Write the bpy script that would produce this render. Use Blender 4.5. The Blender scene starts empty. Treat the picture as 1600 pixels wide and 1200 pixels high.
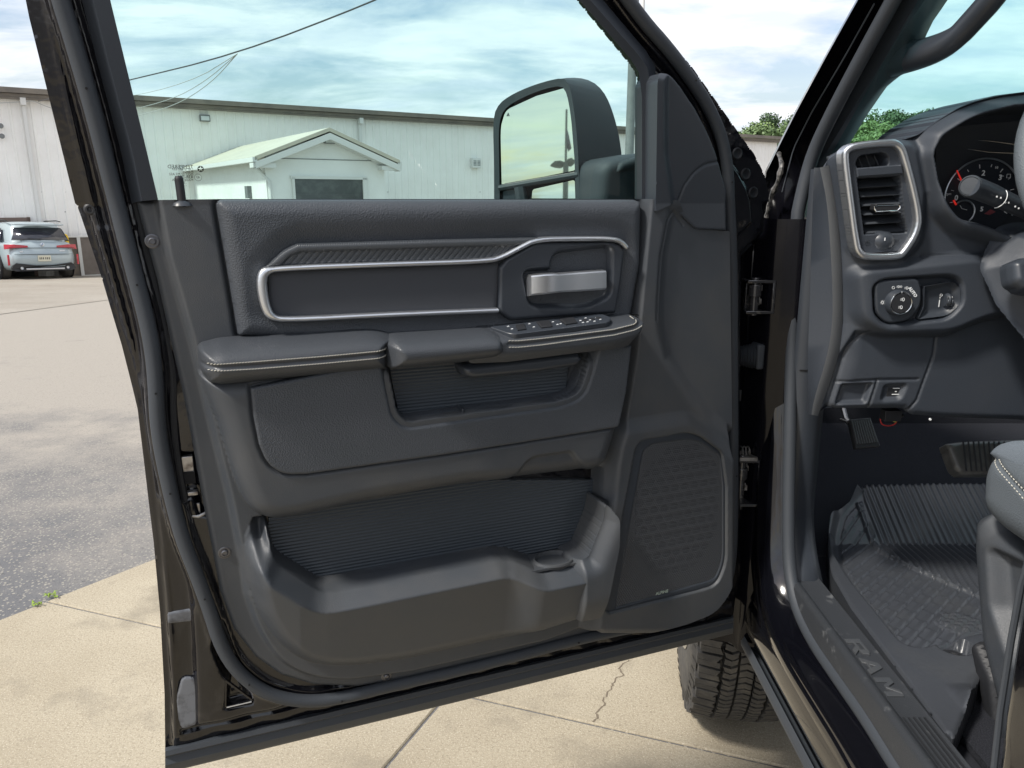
import bpy, math, random
import numpy as np
from mathutils import Vector, Matrix
from math import radians, sin, cos, pi, sqrt
random.seed(7); RNG = np.random.default_rng(7)
SC = bpy.context.scene
COL = SC.collection
# ------------------------------------------------------------------ camera
F = 1200.0; TH = radians(13.67); CZ = 1.48
ct, st = cos(TH), sin(TH)
CAM = Vector((0, 0, CZ))
cd = bpy.data.cameras.new('camera'); cam = bpy.data.objects.new('camera', cd); COL.objects.link(cam)
cd.sensor_fit = 'HORIZONTAL'; cd.sensor_width = 36; cd.lens = 36 * F / 1600
cd.clip_start = 0.02; cd.clip_end = 2000
cam.location = CAM; cam.rotation_euler = (radians(90) - TH, 0, 0)
SC.camera = cam
# ------------------------------------------------------------------ sky
SUN_EL, SUN_ROT = radians(50), radians(236)
w = bpy.data.worlds.new('World'); SC.world = w; w.use_nodes = True
nt = w.node_tree; nt.nodes.clear()
def N(t, nt=None, **k):
    n = nt.nodes.new(t)
    for a, b in k.items(): setattr(n, a, b)
    return n
wo = N('ShaderNodeOutputWorld', nt); bg = N('ShaderNodeBackground', nt)
sky = N('ShaderNodeTexSky', nt, sky_type='NISHITA', sun_disc=False)
sky.sun_elevation = SUN_EL; sky.sun_rotation = SUN_ROT; sky.air_density = 1.2; sky.dust_density = 2.0
tc = N('ShaderNodeTexCoord', nt)
sx = N('ShaderNodeSeparateXYZ', nt); nt.links.new(tc.outputs['Generated'], sx.inputs[0])
# clouds on a flat layer overhead: direction / (height + bias)
ad = N('ShaderNodeMath', nt, operation='ADD'); ad.inputs[1].default_value = 0.16
ab = N('ShaderNodeMath', nt, operation='ABSOLUTE'); nt.links.new(sx.outputs[2], ab.inputs[0]); nt.links.new(ab.outputs[0], ad.inputs[0])
dx = N('ShaderNodeMath', nt, operation='DIVIDE'); dy = N('ShaderNodeMath', nt, operation='DIVIDE')
nt.links.new(sx.outputs[0], dx.inputs[0]); nt.links.new(ad.outputs[0], dx.inputs[1])
nt.links.new(sx.outputs[1], dy.inputs[0]); nt.links.new(ad.outputs[0], dy.inputs[1])
cx = N('ShaderNodeCombineXYZ', nt); nt.links.new(dx.outputs[0], cx.inputs[0]); nt.links.new(dy.outputs[0], cx.inputs[1])
mp = N('ShaderNodeMapping', nt); mp.inputs['Scale'].default_value = (0.95, 1.45, 1); mp.inputs['Rotation'].default_value = (0, 0, radians(-18)); mp.inputs['Location'].default_value = (3.1, 0.9, 0)
nt.links.new(cx.outputs[0], mp.inputs[0])
nz = N('ShaderNodeTexNoise', nt); nz.inputs['Scale'].default_value = 1.15; nz.inputs['Detail'].default_value = 12; nz.inputs['Roughness'].default_value = 0.60; nz.inputs['Distortion'].default_value = 0.35
nt.links.new(mp.outputs[0], nz.inputs['Vector'])
rp_ = N('ShaderNodeValToRGB', nt); rp_.color_ramp.elements[0].position = 0.38; rp_.color_ramp.elements[1].position = 0.56
rp_.color_ramp.elements[0].color = (0.18, 0.18, 0.18, 1); rp_.color_ramp.elements[1].color = (0.97, 0.97, 0.97, 1)
nt.links.new(nz.outputs[0], rp_.inputs[0])
nz2 = N('ShaderNodeTexNoise', nt); nz2.inputs['Scale'].default_value = 2.0; nz2.inputs['Detail'].default_value = 10; nz2.inputs['Roughness'].default_value = .62; nz2.inputs['Distortion'].default_value = .3
mp2 = N('ShaderNodeMapping', nt); mp2.inputs['Scale'].default_value = (0.9, 1.7, 1); mp2.inputs['Location'].default_value = (9, 4, 0); nt.links.new(cx.outputs[0], mp2.inputs[0]); nt.links.new(mp2.outputs[0], nz2.inputs['Vector'])
cr = N('ShaderNodeValToRGB', nt); cr.color_ramp.elements[0].position = 0.36; cr.color_ramp.elements[1].position = 0.62
cr.color_ramp.elements[0].color = (5.7, 6.0, 6.8, 1); cr.color_ramp.elements[1].color = (7.3, 7.35, 7.4, 1)
nt.links.new(nz2.outputs[0], cr.inputs[0])
SKYC = N('ShaderNodeMixRGB', nt); nt.links.new(rp_.outputs[0], SKYC.inputs[0])
blue = N('ShaderNodeMixRGB', nt, blend_type='MULTIPLY'); blue.inputs[0].default_value = 1; blue.inputs[2].default_value = (1.0, 1.0, 1.05, 1)
nt.links.new(sky.outputs[0], blue.inputs[1])
nt.links.new(blue.outputs[0], SKYC.inputs[1]); nt.links.new(cr.outputs[0], SKYC.inputs[2])
nt.links.new(SKYC.outputs[0], bg.inputs[0]); bg.inputs[1].default_value = 0.105
nt.links.new(bg.outputs[0], wo.inputs[0])
# ------------------------------------------------------------------ sun (thin cloud)
sl = bpy.data.lights.new('sun', 'SUN'); sl.energy = 2.9; sl.angle = radians(7); sl.color = (1, 0.95, 0.87)
so = bpy.data.objects.new('sun', sl); COL.objects.link(so)
so.rotation_euler = (radians(90) - SUN_EL, 0, pi - SUN_ROT + pi)
_d = Vector((sin(SUN_ROT) * cos(SUN_EL), cos(SUN_ROT) * cos(SUN_EL), sin(SUN_EL)))
so.rotation_euler = _d.to_track_quat('Z', 'Y').to_euler()
SC.view_settings.view_transform = 'Standard'; SC.view_settings.look = 'None'
SC.view_settings.exposure = 0.68; SC.view_settings.gamma = 1
SC.render.engine = 'CYCLES'
SC.cycles.max_bounces = 8; SC.cycles.transparent_max_bounces = 12
# ------------------------------------------------------------------ object helpers
WM = {}
def link(o, par=None, mat=None):
    COL.objects.link(o); m = mat if mat is not None else Matrix.Identity(4)
    WM[o.name] = m
    if par is not None:
        o.parent = par; o.matrix_local = WM[par.name].inverted() @ m
    else: o.matrix_local = m
    return o
def tag(o, label=None, cat=None, group=None, kind=None):
    if label: o['label'] = label
    if cat: o['category'] = cat
    if group: o['group'] = group
    if kind: o['kind'] = kind
    return o
def empty(name, loc, rz=0, par=None):
    o = bpy.data.objects.new(name, None); o.empty_display_size = .2
    return link(o, par, Matrix.Translation(loc) @ Matrix.Rotation(rz, 4, 'Z'))
def copy_tree(o, par=None, M=None):
    c = o.copy(); COL.objects.link(c); c.parent = par
    if M is not None: c.matrix_local = M
    for ch in list(o.children): copy_tree(ch, c)
    return c
def mesh_arr(name, V, Q, mat, par, M, smooth=True, T=None):
    me = bpy.data.meshes.new(name)
    V = np.asarray(V, dtype=np.float32); Q = np.asarray(Q, dtype=np.int32)
    me.vertices.add(len(V)); me.vertices.foreach_set('co', V.ravel())
    me.loops.add(Q.size); me.loops.foreach_set('vertex_index', Q.ravel())
    me.polygons.add(len(Q)); me.polygons.foreach_set('loop_start', np.arange(0, Q.size, Q.shape[1], dtype=np.int32))
    me.update(calc_edges=True)
    me.polygons.foreach_set('use_smooth', [smooth] * len(Q))
    if mat: me.materials.append(mat)
    o = bpy.data.objects.new(name, me)
    return link(o, par, M)
class MB:
    def __init__(s): s.v = []; s.f = []; s.mi = []; s.m = 0
    def add(s, vs, fs):
        b = len(s.v); s.v += [tuple(q) for q in vs]; s.f += [tuple(i + b for i in f) for f in fs]; s.mi += [s.m] * len(fs); return s
    def box(s, c, d, R=None):
        h = [Vector((x * d[0] / 2, y * d[1] / 2, z * d[2] / 2)) for z in (-1, 1) for y in (-1, 1) for x in (-1, 1)]
        if R is not None: h = [R @ q for q in h]
        c = Vector(c)
        return s.add([c + q for q in h], [(0, 2, 3, 1), (4, 5, 7, 6), (0, 1, 5, 4), (2, 6, 7, 3), (0, 4, 6, 2), (1, 3, 7, 5)])
    def prism(s, pts, z0, z1, cap=True, ins=0.0):
        """outline (2D, ccw) extruded along local z, optional bevelled top"""
        n = len(pts); P = [Vector(p[:2]) for p in pts]
        v = [(p.x, p.y, z0) for p in P]
        rings = [z1] if not ins else [z1 - ins, z1]
        if ins:
            v += [(p.x, p.y, z1 - ins) for p in P]
            Q = inset(P, ins); v += [(p.x, p.y, z1) for p in Q]
        else: v += [(p.x, p.y, z1) for p in P]
        f = []
        for k in range(len(rings)):
            for i in range(n):
                j = (i + 1) % n; f.append((k * n + i, k * n + j, (k + 1) * n + j, (k + 1) * n + i))
        if cap: f.append(tuple(range(len(rings) * n, (len(rings) + 1) * n))); f.append(tuple(range(n - 1, -1, -1)))
        return s.add(v, f)
    def lathe(s, prof, o=(0, 0, 0), ax=(0, 0, 1), n=32, cap=True):
        ax = Vector(ax).normalized(); q = Vector((0, 0, 1)).rotation_difference(ax); o = Vector(o); v = []
        for r, z in prof:
            for k in range(n):
                a = 2 * pi * k / n; v.append(o + q @ Vector((r * cos(a), r * sin(a), z)))
        f = []
        for i in range(len(prof) - 1):
            for k in range(n):
                l = (k + 1) % n; f.append((i * n + k, i * n + l, (i + 1) * n + l, (i + 1) * n + k))
        if cap:
            f.append(tuple(range(n - 1, -1, -1))); m = (len(prof) - 1) * n; f.append(tuple(range(m, m + n)))
        return s.add(v, f)
    def tube(s, path, r, n=10, cap=True, closed=False, sq=None, up=None):
        P = [Vector(p) for p in path]; m = len(P); v = []
        up = Vector(up) if up is not None else None
        prev = None
        for i, p in enumerate(P):
            a = P[i - 1] if (i > 0 or closed) else p; b = P[(i + 1) % m] if (i < m - 1 or closed) else p
            t = (b - a).normalized()
            if up is not None: x = t.cross(up).normalized()
            elif prev is None: x = t.orthogonal().normalized()
            else: x = (prev - t * prev.dot(t)).normalized()
            prev = x; y = t.cross(x)
            rr = r[i] if isinstance(r, (list, tuple)) else r
            for k in range(n):
                a_ = 2 * pi * k / n
                v.append(p + x * cos(a_) * rr + y * sin(a_) * rr * (sq or 1))
        f = []
        for i in range(m if closed else m - 1):
            for k in range(n):
                l = (k + 1) % n; j = (i + 1) % m; f.append((i * n + k, i * n + l, j * n + l, j * n + k))
        if cap and not closed:
            f.append(tuple(range(n - 1, -1, -1))); f.append(tuple(range((m - 1) * n, m * n)))
        return s.add(v, f)
    def loft(s, rows, closed=False, caps=False):
        n = len(rows[0]); v = [p for r in rows for p in r]; f = []
        for i in range(len(rows) - 1):
            for k in range(n if closed else n - 1):
                l = (k + 1) % n; f.append((i * n + k, i * n + l, (i + 1) * n + l, (i + 1) * n + k))
        if caps: f.append(tuple(range(n - 1, -1, -1))); m = (len(rows) - 1) * n; f.append(tuple(range(m, m + n)))
        return s.add(v, f)
    def build(s, name, mat, par=None, M=None, smooth=True, ang=38, solid=0, bevel=0):
        me = bpy.data.meshes.new(name); me.from_pydata(s.v, [], s.f); me.validate()
        for m_ in (mat if isinstance(mat, (list, tuple)) else [mat]): me.materials.append(m_)
        if len(me.polygons) == len(s.mi): me.polygons.foreach_set('material_index', s.mi)
        me.polygons.foreach_set('use_smooth', [smooth] * len(me.polygons))
        if smooth: me.set_sharp_from_angle(angle=radians(ang))
        o = bpy.data.objects.new(name, me); link(o, par, M)
        if solid:
            md = o.modifiers.new('s', 'SOLIDIFY'); md.thickness = solid; md.offset = -1
        if bevel:
            md = o.modifiers.new('b', 'BEVEL'); md.width = bevel; md.segments = 2; md.limit_method = 'ANGLE'; md.angle_limit = radians(35)
        return o
def inset(P, d):
    n = len(P); out = []
    A = sum(P[i].x * P[(i + 1) % n].y - P[(i + 1) % n].x * P[i].y for i in range(n)); sg = 1 if A > 0 else -1
    for i in range(n):
        a = (P[i] - P[i - 1]); b = (P[(i + 1) % n] - P[i])
        if a.length < 1e-9 or b.length < 1e-9: out.append(P[i]); continue
        a.normalize(); b.normalize(); na = Vector((-a.y, a.x)) * sg; nb = Vector((-b.y, b.x)) * sg
        m = na + nb; m = m / max(.3, m.dot(na)) if m.length > 1e-6 else na
        out.append(P[i] + m * d)
    return out
# ------------------------------------------------------------------ frames: real planes of the place; a traced point is where a sight line meets that plane
def ray(x, y):
    a = (x - 800) / F; b = (600 - y) / F
    return Vector((a, ct + b * st, -st + b * ct))
class Frame:
    def __init__(s, o, u, v, lean=None):
        s.o = Vector(o); s.u = Vector(u).normalized(); s.v = Vector(v).normalized(); s.w = s.u.cross(s.v).normalized(); s.lean = lean or (lambda v: 0.0 * v)
        R = Matrix((s.u, s.v, s.w)).transposed(); s.M = Matrix.Translation(s.o) @ R.to_4x4()
    def loc(s, p): d = p - s.o; return Vector((d.dot(s.u), d.dot(s.v), d.dot(s.w)))
    def uv(s, x, y, w0=0.0):
        r = ray(x, y); c = s.loc(CAM); rl = Vector((r.dot(s.u), r.dot(s.v), r.dot(s.w))); w = w0
        for _ in range(60):
            t = (w - c.z) / rl.z; q = c + rl * t; w += .3 * (w0 + s.lean(q.y) - w)
        return q.x, q.y
    def p(s, x, y, w0=0.0):
        a, b = s.uv(x, y, w0); return Vector((a, b, w0 + s.lean(b)))
    def W(s, x, y, w0=0.0): return s.M @ s.p(x, y, w0)
    def tr(s, pts, w=0.0, closed=True):
        q = [(p[0], p[1], p[2] if len(p) > 2 else 0, p[3] if len(p) > 3 else w) for p in pts]; out = []; n = len(q)
        for i, (x, y, r, ww) in enumerate(q):
            if r <= 0 or (not closed and i in (0, n - 1)): out.append(s.uv(x, y, ww)); continue
            a = q[i - 1]; b = q[(i + 1) % n]
            la = math.hypot(a[0] - x, a[1] - y); lb = math.hypot(b[0] - x, b[1] - y)
            ta = min(r, la * .48) / la; tb = min(r, lb * .48) / lb
            A = (x + (a[0] - x) * ta, y + (a[1] - y) * ta); B = (x + (b[0] - x) * tb, y + (b[1] - y) * tb)
            for k in range(7):
                t = k / 6; px = (1 - t) ** 2 * A[0] + 2 * t * (1 - t) * x + t * t * B[0]; py = (1 - t) ** 2 * A[1] + 2 * t * (1 - t) * y + t * t * B[1]
                out.append(s.uv(px, py, ww))
        return out
def smooth_path(P, it=2, closed=False):
    for _ in range(it):
        Q = []; n = len(P)
        rng = range(n if closed else n - 1)
        if not closed: Q.append(P[0])
        for i in rng:
            a = P[i]; b = P[(i + 1) % n]
            Q.append(tuple(a[k] * .75 + b[k] * .25 for k in range(len(a)))); Q.append(tuple(a[k] * .25 + b[k] * .75 for k in range(len(a))))
        if not closed: Q.append(P[-1])
        P = Q
    return P
def resample(P, n):
    P = [Vector(p) for p in P]; L = [0]
    for i in range(1, len(P)): L.append(L[-1] + (P[i] - P[i - 1]).length)
    out = []; j = 0
    for k in range(n):
        t = L[-1] * k / (n - 1)
        while j < len(P) - 2 and L[j + 1] < t: j += 1
        f = (t - L[j]) / max(1e-9, L[j + 1] - L[j]); out.append(P[j].lerp(P[j + 1], min(1, max(0, f))))
    return out
# signed distance helpers (numpy)
def sdp(poly):
    A = np.array([(p[0], p[1]) for p in poly]); B = np.roll(A, -1, 0)
    def f(U, V):
        d = np.full(U.shape, 1e9); ins = np.zeros(U.shape, bool)
        for (ax, ay), (bx, by) in zip(A, B):
            ex, ey = bx - ax, by - ay; L = ex * ex + ey * ey
            if L < 1e-14: continue
            t = np.clip(((U - ax) * ex + (V - ay) * ey) / L, 0, 1)
            d = np.minimum(d, (U - ax - t * ex) ** 2 + (V - ay - t * ey) ** 2)
            c = (ay > V) != (by > V)
            ins ^= c & (U < (bx - ax) * (V - ay) / (by - ay + 1e-15) + ax)
        d = np.sqrt(d); return np.where(ins, -d, d)
    f.bb = (A[:, 0].min(), A[:, 1].min(), A[:, 0].max(), A[:, 1].max()); return f
def sdl(line, hw=0.0):
    A = np.array([(p[0], p[1]) for p in line])
    def f(U, V):
        d = np.full(U.shape, 1e9)
        for (ax, ay), (bx, by) in zip(A[:-1], A[1:]):
            ex, ey = bx - ax, by - ay; L = max(ex * ex + ey * ey, 1e-14)
            t = np.clip(((U - ax) * ex + (V - ay) * ey) / L, 0, 1)
            d = np.minimum(d, (U - ax - t * ex) ** 2 + (V - ay - t * ey) ** 2)
        return np.sqrt(d) - hw
    f.bb = (A[:, 0].min() - hw, A[:, 1].min() - hw, A[:, 0].max() + hw, A[:, 1].max() + hw); return f
def sst(x): x = np.clip(x, 0, 1); return x * x * (3 - 2 * x)
def rnd(d, r): x = np.clip(-d / r, 0, 1); return np.sqrt(np.clip(1 - (1 - x) ** 2, 0, 1))
def par(d, r): x = np.clip(-d / r, 0, 1); return 1 - (1 - x) ** 2
def lay(W, d, val, soft): return W + (val - W) * sst(.5 - d / soft)
def carve(W, d, depth=.0025, wd=.0016): return W - depth * np.exp(-(np.abs(d) / wd) ** 2)
def relief(name, fr, parent, sd, H, mat, res=.003, base=None, smooth=True):
    bb = sd.bb; u = np.arange(bb[0] - res, bb[2] + 2 * res, res); v = np.arange(bb[1] - res, bb[3] + 2 * res, res)
    U, V = np.meshgrid(u, v); D = sd(U, V); gy, gx = np.gradient(D, res)
    g = np.sqrt(gx ** 2 + gy ** 2) + 1e-9; gx /= g; gy /= g
    keep = D < .72 * res; sn = keep & (D > -.4 * res)
    U = np.where(sn, U - D * gx, U); V = np.where(sn, V - D * gy, V)
    lean = fr.lean(V) if fr.lean else 0
    W = (H(U, V) if callable(H) else np.full(U.shape, float(H))) + lean
    ny, nx = U.shape; idx = np.arange(nx * ny).reshape(ny, nx)
    k = keep[:-1, :-1] & keep[1:, :-1] & keep[:-1, 1:] & keep[1:, 1:]
    Q = np.stack([idx[:-1, :-1][k], idx[:-1, 1:][k], idx[1:, 1:][k], idx[1:, :-1][k]], 1)
    P = np.stack([U.ravel(), V.ravel(), W.ravel()], 1)
    used, inv = np.unique(Q, return_inverse=True); Q = inv.reshape(Q.shape); P = P[used]
    if base is not None and len(Q):
        n = len(P); E = np.concatenate([Q[:, [0, 1]], Q[:, [1, 2]], Q[:, [2, 3]], Q[:, [3, 0]]]).astype(np.int64)
        c = E[:, 0] * n + E[:, 1]; r = E[:, 1] * n + E[:, 0]; E = E[~np.isin(c, r)]
        b, inv = np.unique(E, return_inverse=True); inv = inv.reshape(E.shape); m = len(b)
        top = P[b]; bot = top.copy(); bot[:, 2] = (base(bot[:, 0], bot[:, 1]) if callable(base) else base) + (fr.lean(bot[:, 1]) if fr.lean else 0)
        P = np.concatenate([P, top, bot]); a = inv[:, 0] + n; bb_ = inv[:, 1] + n
        Q = np.concatenate([Q, np.stack([bb_, a, a + m, bb_ + m], 1)])
    return mesh_arr(name, P, Q, mat, parent, fr.M, smooth)
# ------------------------------------------------------------------ materials
MATS = {}
def mat(name, col, rough=.5, metal=0.0, spec=.5, coat=0, bump=(), mott=None, emit=None, sheen=0, coordscale=None):
    m = bpy.data.materials.new(name); m.use_nodes = True; t = m.node_tree; b = t.nodes['Principled BSDF']
    b.inputs['Base Color'].default_value = (*col, 1); b.inputs['Roughness'].default_value = rough; b.inputs['Metallic'].default_value = metal
    b.inputs['Specular IOR Level'].default_value = spec; b.inputs['Coat Weight'].default_value = coat; b.inputs['Coat Roughness'].default_value = .03
    if sheen: b.inputs['Sheen Weight'].default_value = sheen
    if emit: b.inputs['Emission Color'].default_value = (*emit[0], 1); b.inputs['Emission Strength'].default_value = emit[1]
    tcn = t.nodes.new('ShaderNodeTexCoord'); prev = None
    for bp in bump:
        kind, sc_, stg = bp[:3]; dist = bp[3] if len(bp) > 3 else .001
        if kind == 'noise': n = t.nodes.new('ShaderNodeTexNoise'); n.inputs['Scale'].default_value = sc_; n.inputs['Detail'].default_value = 3; out = n.outputs[0]
        elif kind == 'leather':
            n = t.nodes.new('ShaderNodeTexVoronoi'); n.feature = 'SMOOTH_F1'; n.inputs['Scale'].default_value = sc_; n.inputs['Smoothness'].default_value = .4; out = n.outputs[0]
        elif kind == 'wave':
            n = t.nodes.new('ShaderNodeTexWave'); n.bands_direction = bp[4]; n.inputs['Scale'].default_value = sc_; out = n.outputs['Fac']
        t.links.new(tcn.outputs['Object'], n.inputs['Vector'])
        q = t.nodes.new('ShaderNodeBump'); q.inputs['Strength'].default_value = stg; q.inputs['Distance'].default_value = dist
        t.links.new(out, q.inputs['Height'])
        if prev: t.links.new(prev.outputs[0], q.inputs['Normal'])
        prev = q
    if prev: t.links.new(prev.outputs[0], b.inputs['Normal'])
    if mott:   # (scale, colour2, lo, hi[, roughness2])
        n = t.nodes.new('ShaderNodeTexNoise'); n.inputs['Scale'].default_value = mott[0]; n.inputs['Detail'].default_value = 6; n.inputs['Roughness'].default_value = .62
        t.links.new(tcn.outputs['Object'], n.inputs['Vector'])
        r = t.nodes.new('ShaderNodeMapRange'); r.inputs[1].default_value = mott[2]; r.inputs[2].default_value = mott[3]; t.links.new(n.outputs[0], r.inputs[0])
        x = t.nodes.new('ShaderNodeMixRGB'); x.inputs[1].default_value = (*col, 1); x.inputs[2].default_value = (*mott[1], 1); t.links.new(r.outputs[0], x.inputs[0]); t.links.new(x.outputs[0], b.inputs['Base Color'])
        if len(mott) > 4:
            rr = t.nodes.new('ShaderNodeMapRange'); rr.inputs[3].default_value = rough; rr.inputs[4].default_value = mott[4]; t.links.new(r.outputs[0], rr.inputs[0]); t.links.new(rr.outputs[0], b.inputs['Roughness'])
    return m
GR = [('leather', 480, .55, .0010), ('noise', 700, .25, .0008)]
FG = [('noise', 900, .6, .0009)]
m_pad = mat('soft_pad', (.046, .053, .063), .46, bump=GR, mott=(9, (.053, .059, .070), .35, .7, .56))
m_pl = mat('grained_plastic', (.046, .052, .061), .41, bump=FG, mott=(6, (.070, .071, .072), .42, .78, .62))
m_pl2 = mat('dash_plastic', (.034, .041, .053), .46, bump=FG, mott=(6, (.039, .045, .056), .4, .7))
m_plf = mat('smooth_plastic', (.034, .040, .050), .38)
m_arm = mat('armrest_vinyl', (.043, .048, .056), .40, bump=[('leather', 560, .45, .0008)])
m_rib = mat('ribbed_lining', (.044, .054, .066), .36)
m_cloth = mat('woven_insert', (.042, .046, .055), .85, bump=[('noise', 2600, .5, .0006)], sheen=.15)
m_carb = mat('patterned_strip', (.048, .054, .062), .34, bump=[('wave', 260, .5, .0008, 'DIAGONAL')])
m_chr = mat('satin_metal', (.64, .66, .69), .34, .95)
m_chr2 = mat('bright_metal', (.75, .76, .77), .14, 1)
m_steel = mat('zinc_steel', (.45, .44, .43), .35, .8, mott=(60, (.15, .13, .12), .45, .7))
m_paint = mat('black_paint', (.003, .0032, .005), .12, spec=.3, coat=.75, bump=[('noise', 6, .04, .01)])
m_paintd = mat('black_paint_shut_face', (.004, .004, .006), .12, spec=.22, coat=.10, bump=[('noise', 9, .12, .01)])
m_hinge = mat('hinge_paint', (.035, .035, .038), .22, spec=.6, coat=1, mott=(70, (.16, .15, .14), .55, .75))
m_plug = mat('black_plug', (.008, .009, .012), .5, spec=.3)
m_dust = mat('dusty_black_paint', (.004, .004, .006), .10, spec=.4, coat=.55, mott=(13, (.06, .055, .05), .60, .9, .4), bump=[('noise', 16, .5, .010)])
m_sealr = mat('rubber_seal', (.036, .042, .051), .62, bump=[('noise', 300, .2, .001)])
m_rubd = mat('dark_rubber', (.016, .017, .020), .55, bump=[('noise', 200, .2, .001)])
m_void = mat('dark_cavity', (.006, .006, .007), .9)
m_carpet = mat('black_carpet', (.034, .036, .044), .97, spec=.1, bump=[('noise', 900, 1, .003)], mott=(700, (.02, .021, .026), .55, .75))
m_carp2 = mat('grey_carpet', (.026, .028, .035), .97, spec=.1, bump=[('noise', 900, 1, .004)], mott=(500, (.07, .072, .085), .45, .75))
m_mat = mat('mat_rubber', (.042, .046, .054), .30, bump=[('noise', 120, .15, .002)], mott=(9, (.055, .058, .062), .5, .8, .3))
m_thread = mat('white_thread', (.52, .50, .44), .85)
m_white = mat('white_print', (.75, .77, .78), .6)
m_red = mat('red_needle', (.75, .04, .03), .5, emit=((.8, .03, .02), .25))
m_gface = mat('gauge_face', (.012, .015, .020), .5)
m_ring = mat('gauge_ring', (.42, .45, .48), .3, .9)
m_seat = mat('seat_cloth', (.11, .135, .165), .95, bump=[('noise', 1400, .8, .002)], mott=(900, (.22, .25, .28), .4, .7))
m_seat2 = mat('seat_vinyl', (.095, .11, .125), .6, bump=GR)
m_mhouse = mat('mirror_plastic', (.034, .042, .050), .6, bump=FG)
m_mirror = mat('mirror_surface', (1.0, .82, .72), .015, 1)
def glass_mat(name, tint, refl=1.0, ior=1.45):
    m = bpy.data.materials.new(name); m.use_nodes = True; t = m.node_tree; t.nodes.clear()
    o = t.nodes.new('ShaderNodeOutputMaterial'); x = t.nodes.new('ShaderNodeMixShader'); tr_ = t.nodes.new('ShaderNodeBsdfTransparent'); g = t.nodes.new('ShaderNodeBsdfGlossy'); fz = t.nodes.new('ShaderNodeFresnel')
    tr_.inputs[0].default_value = (*tint, 1); g.inputs['Roughness'].default_value = .01; ge = t.nodes.new('ShaderNodeNewGeometry'); mr = t.nodes.new('ShaderNodeMapRange'); mr.inputs[3].default_value = ior; mr.inputs[4].default_value = 1 / ior; t.links.new(ge.outputs['Backfacing'], mr.inputs[0]); t.links.new(mr.outputs[0], fz.inputs[0])
    t.links.new(fz.outputs[0], x.inputs[0]); t.links.new(tr_.outputs[0], x.inputs[1]); t.links.new(g.outputs[0], x.inputs[2]); t.links.new(x.outputs[0], o.inputs[0]); return m
m_glass = glass_mat('door_glass', (.69, .90, .87))
m_wsh = glass_mat('windscreen_glass', (.60, .89, .87))
m_darkg = mat('dark_window', (.012, .016, .018), .06, spec=.8)
# text -> mesh
def text_into(mb, s, size, at, xdir, ydir, depth=.0004, align='CENTER', bold=0.0):
    c = bpy.data.curves.new('t', 'FONT'); c.body = s; c.size = size; c.align_x = align; c.align_y = 'CENTER'; c.extrude = depth; c.offset = bold; c.resolution_u = 2
    o = bpy.data.objects.new('t', c); COL.objects.link(o)
    bpy.context.view_layer.update()
    me = bpy.data.meshes.new_from_object(o.evaluated_get(bpy.context.evaluated_depsgraph_get()))
    X = Vector(xdir).normalized(); Y = Vector(ydir).normalized(); Z = X.cross(Y); at = Vector(at)
    mb.add([at + X * v.co.x + Y * v.co.y + Z * v.co.z for v in me.vertices], [tuple(p.vertices) for p in me.polygons])
    bpy.data.objects.remove(o); bpy.data.curves.remove(c); bpy.data.meshes.remove(me)
# ================================================================== GROUND
def gz(y): t = max(0.0, y - 4.0); return -.054 * t * t / (t + 1.5) if y < 31 else -.054 * 27 * 27 / 28.5
def ground_pt(x, y):
    r = ray(x, y); lo, hi = .3, 60.0
    for _ in range(50):
        m = (lo + hi) / 2; p = CAM + r * m
        if p.z > gz(p.y): lo = m
        else: hi = m
    return CAM + r * lo
def strewn(name, base, c2, speck, sps, bumps):
    m = bpy.data.materials.new(name); m.use_nodes = True; t = m.node_tree; b = t.nodes['Principled BSDF']; L = t.links.new
    b.inputs['Roughness'].default_value = .9; b.inputs['Specular IOR Level'].default_value = .25
    tcn = t.nodes.new('ShaderNodeTexCoord')
    def noise(s, d=5, r=.6):
        n = t.nodes.new('ShaderNodeTexNoise'); n.inputs['Scale'].default_value = s; n.inputs['Detail'].default_value = d; n.inputs['Roughness'].default_value = r; L(tcn.outputs['Object'], n.inputs['Vector']); return n
    def rng(o, a, b_):
        r = t.nodes.new('ShaderNodeMapRange'); r.inputs[1].default_value = a; r.inputs[2].default_value = b_; L(o, r.inputs[0]); return r.outputs[0]
    def mix(f, a, b_, ty='MIX'):
        x = t.nodes.new('ShaderNodeMixRGB'); x.blend_type = ty; L(f, x.inputs[0])
        for i, q in ((1, a), (2, b_)):
            if isinstance(q, tuple): x.inputs[i].default_value = (*q, 1)
            else: L(q, x.inputs[i])
        return x.outputs[0]
    return m, t, b, L, noise, rng, mix, tcn
m_con, t, b, L, noise, rng, mix, tcn = strewn('concrete', 0, 0, 0, 0, 0)
c = mix(rng(noise(1.3, 8).outputs[0], .35, .7), (.325, .28, .205), (.425, .375, .285))
c = mix(rng(noise(2.2, 3, .45).outputs[0], .66, .74), c, (.20, .175, .13))
c = mix(rng(noise(120, 4, .75).outputs[0], .50, .72), c, (.215, .18, .13))
c = mix(rng(noise(230, 3, .7).outputs[0], .54, .70), c, (.56, .51, .41))
c = mix(rng(noise(3.2, 7, .7).outputs[0], .52, .72), c, (.245, .215, .165))
L(c, b.inputs['Base Color']); q = t.nodes.new('ShaderNodeBump'); q.inputs['Strength'].default_value = .6; q.inputs['Distance'].default_value = .004; L(noise(140, 4, .7).outputs[0], q.inputs['Height']); L(q.outputs[0], b.inputs['Normal'])
m_asp, t, b, L, noise, rng, mix, tcn = strewn('asphalt', 0, 0, 0, 0, 0)
c = mix(rng(noise(.9, 7).outputs[0], .35, .65), (.125, .127, .135), (.175, .172, .170))
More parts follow.
